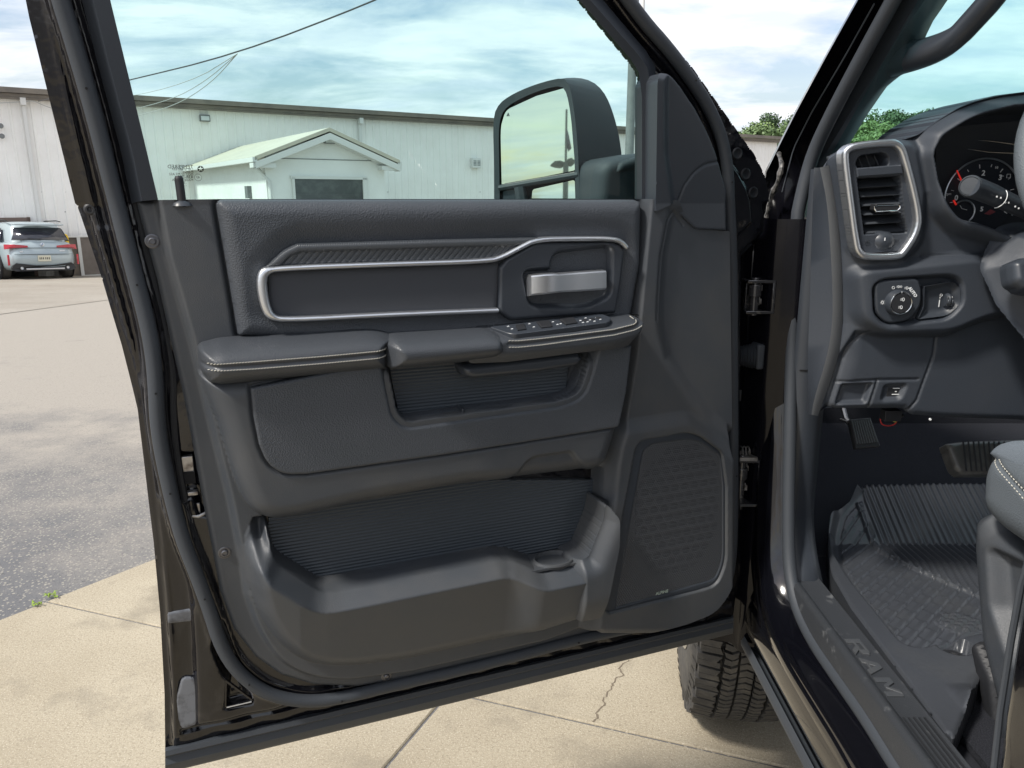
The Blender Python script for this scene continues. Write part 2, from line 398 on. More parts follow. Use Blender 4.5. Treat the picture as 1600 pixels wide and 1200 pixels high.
# worn tan gravel showing through in bands, more of it farther out
c = mix(rng(noise(.55, 4, .5).outputs[0], .55, .68), c, (.095, .095, .10))
sp = t.nodes.new('ShaderNodeSeparateXYZ'); L(tcn.outputs['Object'], sp.inputs[0])
far = rng(sp.outputs[1], 2.6, 6.5); ns = noise(1.1, 8, .7)
ma = t.nodes.new('ShaderNodeMath'); ma.operation = 'MULTIPLY_ADD'; L(far, ma.inputs[0]); ma.inputs[1].default_value = .42; L(ns.outputs[0], ma.inputs[2])
wear = rng(ma.outputs[0], .50, .82)
c = mix(wear, c, (.34, .31, .27))
vo = t.nodes.new('ShaderNodeTexVoronoi'); vo.inputs['Scale'].default_value = 62; L(tcn.outputs['Object'], vo.inputs['Vector'])
vo2 = noise(20, 3); mb_ = t.nodes.new('ShaderNodeMath'); mb_.operation = 'MULTIPLY_ADD'; mb_.inputs[1].default_value = -.45; L(vo2.outputs[0], mb_.inputs[0]); L(vo.outputs['Distance'], mb_.inputs[2])
c = mix(rng(mb_.outputs[0], .10, .02), c, (.32, .30, .26))
c = mix(rng(noise(90, 3, .8).outputs[0], .55, .75), c, (.075, .073, .078))
L(c, b.inputs['Base Color']); q = t.nodes.new('ShaderNodeBump'); q.inputs['Strength'].default_value = .8; q.inputs['Distance'].default_value = .006; L(noise(110, 4, .8).outputs[0], q.inputs['Height']); L(q.outputs[0], b.inputs['Normal'])
m_joint = mat('joint_filler', (.16, .13, .095), .95)
mb = MB(); ys = [-60, -20, -6, 0, 2, 4] + [4.5 + .5 * k for k in range(52)] + [40, 80, 160, 400]; xs = [-300, -60, -20, 0, 20, 60, 300]
v = [(x, y, gz(y) - .006) for y in ys for x in xs]; n = len(xs)
mb.add(v, [(j * n + i, j * n + i + 1, (j + 1) * n + i + 1, (j + 1) * n + i) for j in range(len(ys) - 1) for i in range(n - 1)])
tag(mb.build('asphalt_lot', m_asp), kind='structure')
# concrete apron in slabs with open joints
E0, E1 = ground_pt(0, 968), ground_pt(240, 874); J0, J1 = ground_pt(80, 941), ground_pt(1200, 1193); K0, K1 = ground_pt(690, 1095), ground_pt(600, 1200)
def line(a, b): d = Vector((b.x - a.x, b.y - a.y)).normalized(); return Vector((a.x, a.y)), d
def isect(l1, l2):
    (p, d), (q, e) = l1, l2; den = d.x * e.y - d.y * e.x; t = ((q.x - p.x) * e.y - (q.y - p.y) * e.x) / den; return p + d * t
LE, LJ, LK = line(E0, E1), line(J0, J1), line(K0, K1)
eU, jU, kU = LE[1], LJ[1], LK[1]; EJ = isect(LE, LJ); KJ = isect(LK, LJ)
g_ = .004
def off(p, a, b_): return (p[0] + a, p[1] + b_)
nJ = Vector((-jU.y, jU.x)); nK = Vector((-kU.y, kU.x))
slabs = [[EJ + nJ * g_, EJ + jU * 9 + nJ * g_, EJ + jU * 9 + eU * 7.5, EJ + eU * 7.5],
         [EJ - nJ * g_, EJ - eU * 9, KJ + kU * 9 - eU * 3, KJ + kU * 9 - jU * g_, KJ - jU * g_ - nJ * g_],
         [KJ + jU * g_ - nJ * g_, KJ + kU * 9 + jU * g_, KJ + kU * 9 + jU * 6, KJ + jU * 6 - nJ * g_]]
for pts in slabs:
    A = sum(pts[i].x * pts[(i + 1) % len(pts)].y - pts[(i + 1) % len(pts)].x * pts[i].y for i in range(len(pts)))
    if A < 0: pts.reverse()
    mb = MB(); mb.prism(pts, -.05, 0.0, ins=.004); tag(mb.build('concrete_slab', m_con, smooth=False), kind='structure')
# hairline crack
cr_px = [(983, 1030), (968, 1045), (972, 1055), (960, 1063), (955, 1077), (944, 1088), (945, 1098), (935, 1110), (930, 1128)]
mb = MB(); P = []
for i, (x, y) in enumerate(cr_px):
    p = ground_pt(x, y); P.append((p.x, p.y, .0008))
P = resample(P, 40); P = [p + Vector((random.uniform(-.006, .006), random.uniform(-.006, .006), 0)) for p in P]
wd_ = [.0016 + .002 * random.random() for _ in P]
mb.loft([[p - Vector((w_, 0, 0)) for p, w_ in zip(P, wd_)], [p + Vector((w_, 0, 0)) for p, w_ in zip(P, wd_)]]); tag(mb.build('pavement_crack', m_joint, smooth=False), kind='structure')
# older beige paving beyond the joint in the asphalt
m_far, t, b, L, noise, rng, mix, tcn = strewn('old_beige_asphalt', 0, 0, 0, 0, 0)
c = mix(rng(noise(.5, 8, .65).outputs[0], .35, .7), (.27, .245, .21), (.355, .33, .29))
c = mix(rng(noise(45, 4, .75).outputs[0], .5, .7), c, (.20, .17, .14)); c = mix(rng(noise(70, 3, .75).outputs[0], .55, .7), c, (.42, .38, .31))
L(c, b.inputs['Base Color']); q = t.nodes.new('ShaderNodeBump'); q.inputs['Strength'].default_value = .6; q.inputs['Distance'].default_value = .006; L(noise(90, 4, .8).outputs[0], q.inputs['Height']); L(q.outputs[0], b.inputs['Normal'])
Fa, Fb = ground_pt(0, 491), ground_pt(160, 470); fd = Vector((Fb.x - Fa.x, Fb.y - Fa.y)).normalized(); fn = Vector((-fd.y, fd.x))
mb = MB(); rows = []
for k in range(34):
    r_ = []
    for i in range(-12, 13):
        p = Vector((Fa.x, Fa.y)) + fd * (i * 5.0) + fn * (k * 1.0 + (.06 * random.random() if k == 0 else 0)); r_.append(Vector((p.x, p.y, gz(p.y) + .001)))
    rows.append(r_)
mb.loft(rows); tag(mb.build('far_pavement', m_far, smooth=False), kind='structure')
# ================================================================== THE PICKUP TRUCK
H0 = .84                                     # camera height above the door's bottom edge
def on_z(x, y, z):
    r = ray(x, y); t = (z - CZ) / r.z; return CAM + r * t
DR = on_z(1140, 965, CZ - H0); DL = on_z(260, 1180, CZ - H0)
DU = (DR - DL); DU.z = 0
DF = Frame(DR, DU, (0, 0, 1), lean=lambda v: np.maximum(0, np.asarray(v) - .83) * .13 if isinstance(v, np.ndarray) else max(0, v - .83) * .13)
truck = tag(empty('pickup_truck', (1.45, .4, 0)), 'black pickup truck parked on the concrete with its driver door swung open', 'pickup truck')
# ---------------------------------------------------------------- door shell (painted sheet metal, with window frame)
ol = [(4, -195, 20), (14, -130), (30, -60), (48, 30), (120, 322, 6), (126, 338, 4), (160, 440), (190, 540), (215, 640), (240, 850), (250, 960), (257, 1085), (258, 1176, 5),
      (1146, 968, 4), (1158, 900), (1158, 600), (1160, 400), (1197, 362, 4), (1195, 285, 30), (1172, 240), (1157, 220), (1105, 147), (1075, 105), (1035, 60), (985, -4), (948, -60), (900, -125), (850, -195, 20)]
ol = [(a[0], a[1], a[2] if len(a) > 2 else 0, -.03) for a in ol]
win = [(132, -140, 10), (150, -90), (172, 0), (245, 304), (250, 330), (1003, 330), (1003, 150, 12), (998, 113, 20), (905, 0), (850, -66), (792, -140, 10)]
win = [(a[0], a[1], a[2] if len(a) > 2 else 0, -.012) for a in win]
S_ol, S_win = sdp(DF.tr(ol)), sdp(DF.tr(win))
def sd_shell(U, V): return np.maximum(S_ol(U, V), -S_win(U, V))
sd_shell.bb = S_ol.bb
seal_px = [(480, -166), (100, -166), (72, -156), (74, -120), (82, -60), (95, 0), (115, 63), (150, 185), (178, 300), (206, 409), (230, 500), (240, 555), (244, 605), (246, 655), (253, 705), (268, 775), (285, 840), (307, 895), (327, 950), (345, 1008), (372, 1050), (415, 1082), (465, 1094), (520, 1092), (600, 1072),
           (760, 1036), (920, 992), (1040, 970), (1100, 951), (1128, 926), (1140, 890), (1144, 820), (1143, 600), (1142, 400), (1138, 290), (1129, 222), (1105, 166), (1076, 122), (1042, 76), (1002, 32), (958, -30), (934, -62), (900, -108), (862, -152), (830, -166), (480, -166)]
seal_uv = smooth_path([DF.uv(x, y, .0) for x, y in seal_px], 2)
S_seal = sdl(seal_uv)
crease_a = sdl(smooth_path(DF.tr([(60, -60), (78, 30), (140, 300), (175, 440), (205, 560), (226, 680), (246, 850), (262, 960), (272, 1060), (276, 1150)], -.02, closed=False), 1))
crease_b = sdl(DF.tr([(285, 1143), (600, 1073), (1140, 945)], -.02, closed=False))
patch = [sdp(DF.tr(p, -.02)) for p in ([(262, 955, 4), (300, 948, 4), (330, 955, 4), (318, 980, 4), (262, 985, 4)], [(300, 760), (330, 745), (345, 800), (312, 800)], [(360, 1040, 6), (352, 1100, 4), (395, 1093, 4)], [(275, 705, 3), (303, 705, 3), (308, 770, 3), (285, 775, 3)], [(330, 1000, 8), (345, 960, 8), (380, 1060, 8), (352, 1052, 8)])]
def H_shell(U, V):
    e = -S_ol(U, V)                       # distance from the outer edge
    W = np.full(U.shape, -.034) + .012 * sst((e - .008) / .006) + .013 * sst((e - .040) / .012)
    W = np.where(V > .83, np.maximum(W, -.020), W)
    W += .004 * np.exp(-(crease_a(U, V) / .005) ** 2) - .004 * np.exp(-(crease_b(U, V) / .004) ** 2)
    W = lay(W, S_seal(U, V) - .016, -.004, .008)
    for k, p in enumerate(patch[1:]): W = lay(W, p(U, V), -.030, .008)
    W += .0012 * np.sin(U * 90 + 3 * np.sin(V * 17)) * sst((.13 - e) / .05) * (V < .8)
    wd = -S_win(U, V)
    return W - .010 * sst((.012 + wd) / .012) * (wd > -.012)
door = relief('front_door', DF, truck, sd_shell, H_shell, m_dust, res=.003, base=lambda u, v: np.where(v > .80, np.where(np.abs(S_win(u, v)) < .012, -.018, -.055), -.15))
tag(door, 'open driver door with black painted edge')
def dsub(name, sd, H, m, **k): return relief(name, DF, door, sd, H, m, **k)
# inner window-frame moulding: matte strip between seal and glass
fr_l = loft_rows = None
mb = MB()
rows = [[(205, 318), (190, 240), (150, 90), (128, 0), (112, -60)], [(222, 314), (208, 240), (168, 90), (146, 0), (130, -60)], [(247, 312), (229, 235), (194, 90), (172, 0), (157, -60)]]
hs = [-.008, .014, .012]
mb.loft([resample([DF.p(x, y, h) for x, y in r], 12) for r, h in zip(rows, hs)] + [resample([DF.p(x, y, -.03) for x, y in rows[2]], 12)])
mb.build('window_frame_trim', m_plf, door, DF.M)
mb = MB()
rows = [[(1003, 335), (1003, 150), (998, 113), (985, 92), (905, 0), (855, -60)], [(1018, 335), (1018, 150), (1012, 106), (996, 84), (922, 0), (872, -60)], [(1012, 118), (1020, 105), (1030, 108), (1012, 84), (945, 5), (900, -60)]]
rows[2] = [(1024, 335), (1026, 150), (1024, 104), (1010, 80), (942, 0), (892, -60)]
mb.loft([[DF.p(x, y, -.014) for x, y in rows[0]], [DF.p(x, y, .010) for x, y in rows[0]], [DF.p(x, y, .014) for x, y in rows[1]], [DF.p(x, y, -.004) for x, y in rows[2]]])
mb.build('window_frame_trim', m_plf, door, DF.M)
# glass
S_g = sdp(DF.tr([(118, -150), (140, -90), (166, 0), (240, 304), (240, 345), (1010, 345), (1010, 100), (915, 0), (860, -66), (796, -150)], -.013))
gl = dsub('window_glass', S_g, -.0135, m_glass, res=.012)
# glass marking (reads from outside, mirrored from in here)
mb = MB()
def gp(x, y): return DF.p(x, y, -.0145)
for i, (s, y, sz) in enumerate([('TEMPERED', 261, 7), ('LAMINATED', 264.5, 5), ('M30Q1', 268.5, 4.5), ('DOT 22 M2 AS2', 272.5, 4.5), ('43R-000', 276.8, 6), ('MADE IN USA', 281.5, 4.5), ('. 28', 285.5, 4), ('.. . .', 289, 4)]):
    text_into(mb, s, sz / 1200 * 1.15, gp(302 if i < 6 else 292, y), (-1, 0, 0), (0, 1, 0), align='LEFT')
c = gp(313.5, 264); r = .0042
for k in range(5):      # pentagon badge with an open star
    a0, a1 = pi / 2 + k * 2 * pi / 5, pi / 2 + (k + 1) * 2 * pi / 5; am = (a0 + a1) / 2
    P = lambda a, q: c + Vector((cos(a) * r * q, sin(a) * r * q, 0))
    mb.add([P(a0, 1.0), P(am, .98), P(a1, 1.0), P(am, .34)], [(0, 1, 2, 3)])
c2 = gp(309.5, 277.3)
mb.tube([c2 + Vector((cos(t) * .0045, sin(t) * .0045, 0)) for t in np.linspace(0, 2 * pi, 24)[:-1]], .00022, 4, closed=True)
text_into(mb, '43', .0045, c2, (-1, 0, 0), (0, 1, 0))
mb.build('glass_marking', m_void, gl, DF.M, smooth=False)
# ---------------------------------------------------------------- seals of the door
dome = lambda uv, h: [Vector((a, b, h + DF.lean(b))) for a, b in uv]
mb = MB(); mb.tube(dome(seal_uv, .0035), .0104, 12, up=(0, 0, 1), sq=.95)
sl_ = mb.build('weatherstrip', m_sealr, door, DF.M)
for i in range(6, len(seal_uv) - 4, 11):
    a, b = seal_uv[i]; mb = MB(); mb.lathe([(.0016, 0), (.0016, .0009)], (a, b, .0140 + DF.lean(b)), n=8); mb.build('vent_hole', m_void, sl_, DF.M)
in_px = [(120, -60), (133, 0), (152, 63), (184, 185), (212, 320), (232, 409), (255, 500), (272, 590), (270, 640), (276, 720), (292, 800), (305, 870), (322, 920), (346, 975), (372, 1022), (412, 1060), (465, 1078), (530, 1080), (640, 1060), (800, 1022), (950, 982), (1060, 956)]
in_uv = smooth_path([DF.uv(x, y, -.006) for x, y in in_px], 2)
mb = MB(); mb.tube(dome(in_uv, -.012), .0055, 8, up=(0, 0, 1)); mb.build('inner_seal_bead', m_rubd, door, DF.M)
mb = MB()
bt = lambda off, h: resample([DF.p(258, 1182 + off, h), DF.p(700, 1077 + off * .9, h), DF.p(1146, 971 + off * .72, h)], 12)
mb.loft([bt(-14, -.026), bt(-8, -.014), bt(0, -.012), bt(2, -.020), bt(14, -.016), bt(24, -.024), bt(26, -.05)])
mb.build('bottom_seal_strip', m_sealr, door, DF.M)
# ---------------------------------------------------------------- moulded trim (base plastic of the door card)
T_o = DF.tr([(212, 313), (345, 311), (1003, 311), (1040, 313), (1048, 328), (1075, 357), (1124, 360), (1128, 600), (1131, 820), (1124, 895, 30), (1095, 938, 20), (1050, 955), (950, 982), (800, 1022), (640, 1060), (560, 1074), (490, 1071), (440, 1056), (400, 1028), (366, 985), (344, 925), (332, 860), (318, 790), (302, 700), (287, 620), (266, 530), (246, 440), (225, 360)], 0)
SE = DF.tr
P_mb = sdp(SE([(243, 300), (262, 400), (285, 480), (303, 545), (330, 660), (360, 782), (377, 870), (386, 930), (405, 985, 30), (440, 1035, 40), (490, 1058, 30), (545, 1061, 20), (640, 1048), (780, 1016), (850, 1000), (944, 965), (1120, 915, 20), (1127, 600), (1123, 300)], .01))
P_lf = sdp(SE([(385, 880), (390, 920), (402, 965, 20), (432, 1015, 40), (480, 1050, 30), (545, 1057, 30), (640, 1044), (780, 1013), (850, 997), (938, 967, 8), (950, 900), (962, 800), (952, 786), (700, 786), (450, 822), (424, 818), (398, 822), (386, 850)], .05))
P_po = sdp(SE([(412, 800), (422, 840), (431, 879, 16), (503, 925, 12), (530, 922, 8), (778, 873, 8), (805, 875, 6), (844, 888, 6), (921, 873, 8), (946, 815, 20), (952, 740), (700, 735), (430, 790)], .05))
P_bu = sdp(SE([(310, 590), (322, 620), (338, 660), (352, 705), (370, 765, 20), (390, 806, 25), (425, 821, 20), (470, 815), (572, 791), (727, 763), (789, 757), (832, 752), (933, 740, 8), (952, 728, 10), (965, 690), (978, 640), (988, 540), (620, 560)], .06))
P_bi = sdp(SE([(795, 762), (818, 722, 10), (832, 712, 8), (890, 704, 6), (903, 722, 8), (932, 748, 8)], .06))
P_rc = sdp(SE([(1014, 290), (1012, 311), (1002, 412), (989, 551), (971, 661), (957, 723), (950, 800), (932, 985), (1130, 985), (1140, 600), (1130, 290)], .03))
P_rr = sdp(SE([(1040, 330), (1028, 400), (1022, 500, 40), (1036, 555), (1070, 605), (1105, 648), (1150, 690), (1150, 330)], .02))
P_sp = sdp(SE([(962, 700), (972, 668, 14), (1000, 664), (1075, 652, 10), (1100, 668), (1150, 715), (1150, 990), (925, 990)], .045))
P_sf = SE([(992, 700), (1000, 688, 8), (1074, 675, 10), (1095, 682), (1128, 706, 8), (1135, 760), (1135, 880, 20), (1120, 915, 14), (1090, 924), (950, 959, 6), (945, 950)], .05)
S_sf = sdp(P_sf)
g1 = sdl(SE([(300, 545), (332, 655), (364, 790), (382, 880)], .01, closed=False)); g2 = sdl(SE([(1068, 352), (1050, 330), (1040, 345), (1028, 400), (1022, 500)], .03, closed=False))
u0, _ = DF.uv(797, 930, .07); u1, _ = DF.uv(848, 930, .08)
P_rc2 = SE([(606, 560), (614, 600), (622, 640, 6), (634, 654, 10), (870, 622), (900, 612, 16), (910, 585), (922, 540)], .062); S_rc2 = sdp(P_rc2)
S_up = sdp(SE([(336, 312, 12, .03), (1003, 312, 8, .03), (1001, 412, 0, .03), (985, 500, 0, .03), (760, 540, 0, .03), (372, 526, 4, .03), (358, 440, 0, .03)]))
S_lp = sdp(SE([(392, 606), (396, 650), (405, 695), (418, 725, 16), (442, 741, 16), (480, 740), (700, 709), (966, 667, 6), (978, 610), (986, 540), (620, 560)], .068))
lipl = SE([(340, 860), (385, 896), (468, 949), (514, 951), (700, 918), (797, 896), (848, 912), (944, 891), (1000, 880)], .075, closed=False); lu = np.array([p[0] for p in lipl]); lv_ = np.array([p[1] for p in lipl])
v_h = DF.uv(395, 893, .05)[1]; u_h = DF.uv(430, 868, .05)[0]
def H_trim(U, V):
    W = np.full(U.shape, .002); T = sdp(T_o)(U, V)
    W -= .006 * (1 - par(T, .008))
    W = lay(W, P_mb(U, V), .018, .012)
    W = W - .010 * np.exp(-(S_up(U, V) / .0035) ** 2)
    d = P_lf(U, V); fv = np.clip(1 - (np.interp(U, lu, lv_) - V) / .15, 0, 1); face = .020 + par(d, .030) * (.016 + .040 * fv) + .014 * sst((U - u0) / (u1 - u0)) * par(d, .05)
    face = face - (face - .020) * sst((V - v_h) / .05) * sst((u_h - U) / .02)
    W = np.where(d < 0, np.maximum(W, face), W)
    dp = P_po(U, V)
    lipz = .036 * (1 - np.clip(dp / .024, 0, 1)) * (d < .0)
    W = W - lipz * (V < .55)
    W = lay(W, dp, -.012, .005)
    # right column
    drc = P_rc(U, V); W = lay(W, drc, .040, .011)
    W = lay(W, P_rr(U, V), .029, .030)
    W = lay(W, P_sp(U, V), .052, .030)
    W = lay(W, S_sf(U, V) + .001, .039, .003)
    # pocket lip right of the cup holder rises in front of the speaker surround
    W = lay(W, S_rc2(U, V) - .002, .014, .003)
    db = P_bu(U, V); bul = .024 + .044 * rnd(db, .034); bul = bul - .006 * np.exp(-(S_lp(U, V) / .0030) ** 2)
    bul = lay(bul, P_bi(U, V), bul - .007, .008)
    bul = lay(bul, S_rc2(U, V) - .002, .014, .003)
    W = np.where(db < 0, np.maximum(np.where(dp < 0, -1, W), bul), W)
    W = carve(W, g2(U, V), .0025, .0016)
    return W
S_to = sdp(T_o)
trim = dsub('door_trim', S_to, H_trim, m_pl, res=.0021, base=-.022)
# rising right arm of the map pocket lip, standing proud of the speaker surround
S_la = sdl(SE([(921, 889), (944, 858), (955, 812), (958, 797)], .07, closed=False), .013)
P_le = sdp(SE([(900, 880, 6), (921, 872, 8), (945, 812, 10), (947, 792, 3), (951, 790, 3), (963, 808, 5), (961, 850), (950, 905, 6), (938, 966, 3), (880, 975)], .072))
S_li = sdl(SE([(890, 875), (921, 871), (944, 812), (948, 785)], .072, closed=False))
def H_le(U, V): return .088 - .020 * np.exp(-(S_li(U, V) / .017) ** 2) - .050 * sst((.17 - V) / .15) - .03 * sst((DF.uv(915, 900, .08)[0] - U) / .02)
dsub('pocket_lip_end', P_le, H_le, m_pl, res=.002, base=.0)
# upper pad
P_up = SE([(336, 312, 12, .03), (1003, 312, 8, .03), (1001, 412, 0, .03), (985, 500, 0, .03), (760, 540, 0, .03), (372, 526, 4, .03), (358, 440, 0, .03)])
S_up = sdp(P_up)
band = sdp(SE([(405, 416), (440, 375, 20), (470, 366), (840, 358), (965, 358, 20), (990, 380, 20), (985, 500), (610, 520), (430, 512, 20), (400, 490, 10)], .035))
def H_up(U, V): return lay(.020 + .020 * rnd(S_up(U, V), .022), band(U, V), .031, .045) * sst(-S_up(U, V) / .004 + .6)
dsub('upper_pad', S_up, H_up, m_pad, res=.0022, base=-.01)
# patterned strip above the bright moulding
P_ts = SE([(414, 418), (443, 391, 10), (464, 381), (700, 374), (842, 371), (806, 388), (772, 407), (600, 411)], .042)
S_ts = sdp(P_ts); l_ts = sdl(SE([(417, 414), (443, 388), (464, 379), (842, 369)], .042, closed=False))
def H_ts(U, V):
    W = .040 + .006 * rnd(S_ts(U, V), .006); b = sst((l_ts(U, V) - .011) / .003)
    k = ((U - V * .95) / .0098) % 1.0; gr = np.exp(-((k - .5) / .11) ** 2)
    return W - b * (.003 + .0016 * gr)
dsub('patterned_strip', S_ts, H_ts, m_carb, res=.0014, base=.02)
P_fi = sdp(SE([(419, 425, 6), (780, 412), (777, 486), (436, 499, 10), (423, 485, 6)], .040))
dsub('fabric_insert', P_fi, lambda U, V: .036 + .004 * rnd(P_fi(U, V), .010), m_cloth, res=.003, base=.02)
P_hb = sdp(SE([(779, 418), (790, 404), (836, 378, 10), (960, 377, 14), (976, 388, 10), (970, 440), (962, 489), (797, 501, 6), (778, 487, 6)], .040))
P_hc = sdp(SE([(866, 398, 14), (950, 388, 10), (948, 460, 10), (915, 474, 10), (830, 474, 12), (820, 426, 8), (862, 424, 6)], .038))
P_hd = sdp(SE([(880, 404, 4), (930, 401, 4), (930, 424), (880, 424)], .02))
def H_hb(U, V):
    W = .036 + .008 * rnd(P_hb(U, V), .006); W = lay(W, P_hc(U, V), .014, .020); W = lay(W, P_hd(U, V), .006, .003); return W
bowl = dsub('handle_surround', P_hb, H_hb, m_plf, res=.0018, base=.015)
cl = smooth_path(SE([(776, 485), (600, 492), (446, 500), (424, 495), (414, 474), (409, 440), (414, 424), (436, 419), (600, 413), (765, 408), (786, 401), (812, 387), (838, 374), (900, 373), (955, 373), (970, 377), (978, 386)], .045, closed=False), 2)
S_cl = sdl(cl, .0039); uA, _ = DF.uv(425, 460, .045)
def sd_cb(U, V): return S_cl(U, V) - .0035 * sst((uA + .006 - U) / .02) 
sd_cb.bb = tuple(np.array(S_cl.bb) + np.array([-.006, -.006, .006, .006]))
dsub('bright_moulding', sd_cb, lambda U, V: .046 + .005 * rnd(sd_cb(U, V), .006), m_chr, res=.0012, base=.03)
# release handle: wide knuckle on the left, blade to the right
mb = MB()
def hp(x, y, w_): return DF.p(x, y, w_)
sec = []
for (x, yt, yb, w_) in [(826, 434, 464, .050), (830, 430, 463, .055), (850, 428, 461, .062), (868, 427, 459, .063), (874, 427.5, 458, .060), (905, 425, 456.5, .057), (940, 422.5, 454, .055), (947, 422, 453, .053)]:
    t = hp(x, yt, w_); b = hp(x, yb, w_)
    sec.append([t + Vector((0, 0, -.014)), t + Vector((0, -.001, -.001)), t + Vector((0, -.003, .0012)), b + Vector((0, .004, .0012)), b + Vector((0, .001, -.001)), b + Vector((0, 0, -.012))])
mb.loft(sec, closed=True, caps=True)
mb.build('door_handle', m_chr, door, DF.M, ang=30)
# armrests
def rail(name, out, H, m, st_lines, res=.0016, base=.0, gm=None):
    S = sdp(out); o = dsub(name, S, H, m, res=res, base=base); return o, S
P_ar = SE([(308, 540, 8, .04), (340, 530, 10, .035), (560, 512, 20, .03), (592, 513, 16, .03), (622, 524, 6, .04), (616, 545, 0, .085), (614, 586, 6, .085), (345, 612, 12, .085), (323, 606, 10, .08), (311, 578, 6, .06)])
S_ar = sdp(P_ar)
st1 = SE([(324, 570), (330, 570), (397, 565), (500, 557), (609, 547)], .088, closed=False); st2 = SE([(325, 580), (330, 580), (400, 576), (500, 568), (609, 558)], .088, closed=False); st0 = SE([(313, 573), (330, 575), (400, 571), (500, 563), (611, 552)], .088, closed=False)
S_s0 = sdl(st0)
def H_ar(U, V): return .028 + .062 * rnd(S_ar(U, V), .030) - .0035 * np.exp(-(S_s0(U, V) / .0028) ** 2)
ar, _ = rail('armrest', P_ar, H_ar, m_arm, None, base=.02)
P_fa = SE([(733, 514, 6, .03), (742, 508, 8, .03), (860, 499, 0, .03), (975, 489, 8, .03), (1000, 491, 10, .03), (1008, 502, 8, .05), (1006, 520, 10, .085), (985, 543, 14, .09), (900, 554, 0, .098), (796, 568, 4, .098), (735, 570, 8, .098), (730, 540, 0, .06)])
S_fa = sdp(P_fa)
crest = SE([(700, 536), (780, 531), (800, 530), (900, 520), (960, 512), (1003, 500), (1020, 494)], .095, closed=False)
backl = SE([(700, 512), (742, 508), (860, 499), (975, 489), (1020, 487)], .03, closed=False)
S_cr, S_bl = sdl(crest), sdl(backl)
cu = np.array([p[0] for p in crest]); cv = np.array([p[1] for p in crest]); bu = np.array([p[0] for p in backl]); bv = np.array([p[1] for p in backl])
fs1 = SE([(796, 533), (810, 533), (850, 529), (900, 523), (960, 515), (990, 507), (1005, 499)], .098, closed=False); fs2 = SE([(796, 543), (812, 543), (850, 539), (900, 532), (960, 524), (992, 516), (1006, 509)], .099, closed=False)
S_f0 = sdl(SE([(796, 538), (811, 538), (850, 534), (900, 528), (960, 520), (991, 512), (1007, 504)], .098, closed=False))
def H_fa(U, V):
    vc = np.interp(U, cu, cv); vb = np.interp(U, bu, bv); t = (V - vc) / (vb - vc)
    W = np.where(t > 0, .099 - .065 * np.clip(t, 0, 1.1), .099)
    W = W - .004 * np.exp(-(np.clip(t, -1, 1) / .22) ** 2) - .002
    side = rnd(np.minimum(S_fa(U, V), 0), .016); r = sst((U - fa_r) / .03)
    lowd = np.clip((vc - V), 0, 1); W = W - .016 * sst((lowd - .018) / .03)
    W = .035 + (W - .035) * np.where(t > 0, 1, 1) * (1 - r * (1 - side))
    return W - .0032 * np.exp(-(S_f0(U, V) / .0028) ** 2)
fa_r = DF.uv(985, 520, .09)[0]
fa, _ = rail('switch_armrest', P_fa, H_fa, m_arm, None, base=.02)
P_bk = SE([(722, 573, 4), (736, 568), (905, 548), (915, 560), (905, 574, 6), (840, 585), (740, 595, 6), (724, 590, 8)], .072); S_bk = sdp(P_bk)
dsub('armrest_bracket', S_bk, lambda U, V: .05 + .024 * rnd(S_bk(U, V), .012), m_plf, res=.002, base=.02)
P_gh = SE([(609, 548, 0), (609, 541, 6), (620, 530, 14), (700, 525), (775, 520, 16), (792, 526, 10), (797, 542, 4), (796, 556, 14), (780, 567, 12), (640, 583, 12), (612, 583, 8)], .10); S_gh = sdp(P_gh)
dsub('pull_handle', S_gh, lambda U, V: .055 + .052 * rnd(S_gh(U, V), .024), m_arm, res=.0016, base=.04)
def stitches(par_, line, H, n, name='stitching'):
    mb = MB(); P = resample([(a, b, 0) for a, b in line], n * 2 + 1)
    A = np.array([[p.x for p in P]]); B = np.array([[p.y for p in P]]); Wz = H(A, B)[0] + .0006
    for i in range(0, n * 2 - 1, 2):
        a = Vector((P[i].x, P[i].y - .0004, Wz[i])); b = Vector((P[i + 1].x, P[i + 1].y + .0005, Wz[i + 1])); b = b.lerp(b + (b - a), .25)
        mb.tube([a, a.lerp(b, .5) + Vector((0, 0, .0003)), b], .0005, 5)
    return mb.build(name, m_thread, par_, DF.M)
stitches(door, st1, H_ar, 62); stitches(door, st2, H_ar, 62); stitches(door, fs1, H_fa, 48); stitches(door, fs2, H_fa, 48)
# mid panel with the small storage recess
P_lp = SE([(392, 606), (396, 650), (405, 695), (418, 725, 16), (442, 741, 16), (480, 740), (700, 709), (966, 667, 6), (978, 610), (986, 540), (620, 560)], .068); S_lp = sdp(P_lp)
P_rc2 = SE([(606, 560), (614, 600), (622, 640, 6), (634, 654, 10), (870, 622), (900, 612, 16), (910, 585), (922, 540)], .062); S_rc2 = sdp(P_rc2)
def H_lp(U, V):
    W = .0685 + .003 * rnd(S_lp(U, V), .003); d = S_rc2(U, V)
    W = W - .022 * sst((.017 - d) / .017); return lay(W, d, .026, .004)
dsub('mid_panel', S_lp, H_lp, m_pad, res=.0019, base=.05)
P_l1 = sdp(SE([(606, 560), (612, 600), (622, 644, 6), (634, 655, 6), (880, 622), (886, 560)], .028))
ribs = lambda w0, pitch, amp: (lambda U, V: w0 + amp * np.abs(np.sin(pi * V / pitch)))
dsub('recess_lining', P_l1, ribs(.033, .0052, .0018), m_rib, res=.0013, base=.02)
mb = MB(); a, b = DF.uv(718, 641, .045); mb.box((a, b, .045), (.003, .014, .035)); mb.build('divider', m_plf, door, DF.M, bevel=.001)
P_l2 = sdp(SE([(419, 826), (425, 860), (434, 889), (500, 932), (530, 930), (778, 888), (880, 872), (914, 856), (932, 750), (700, 750), (420, 810)], .0))
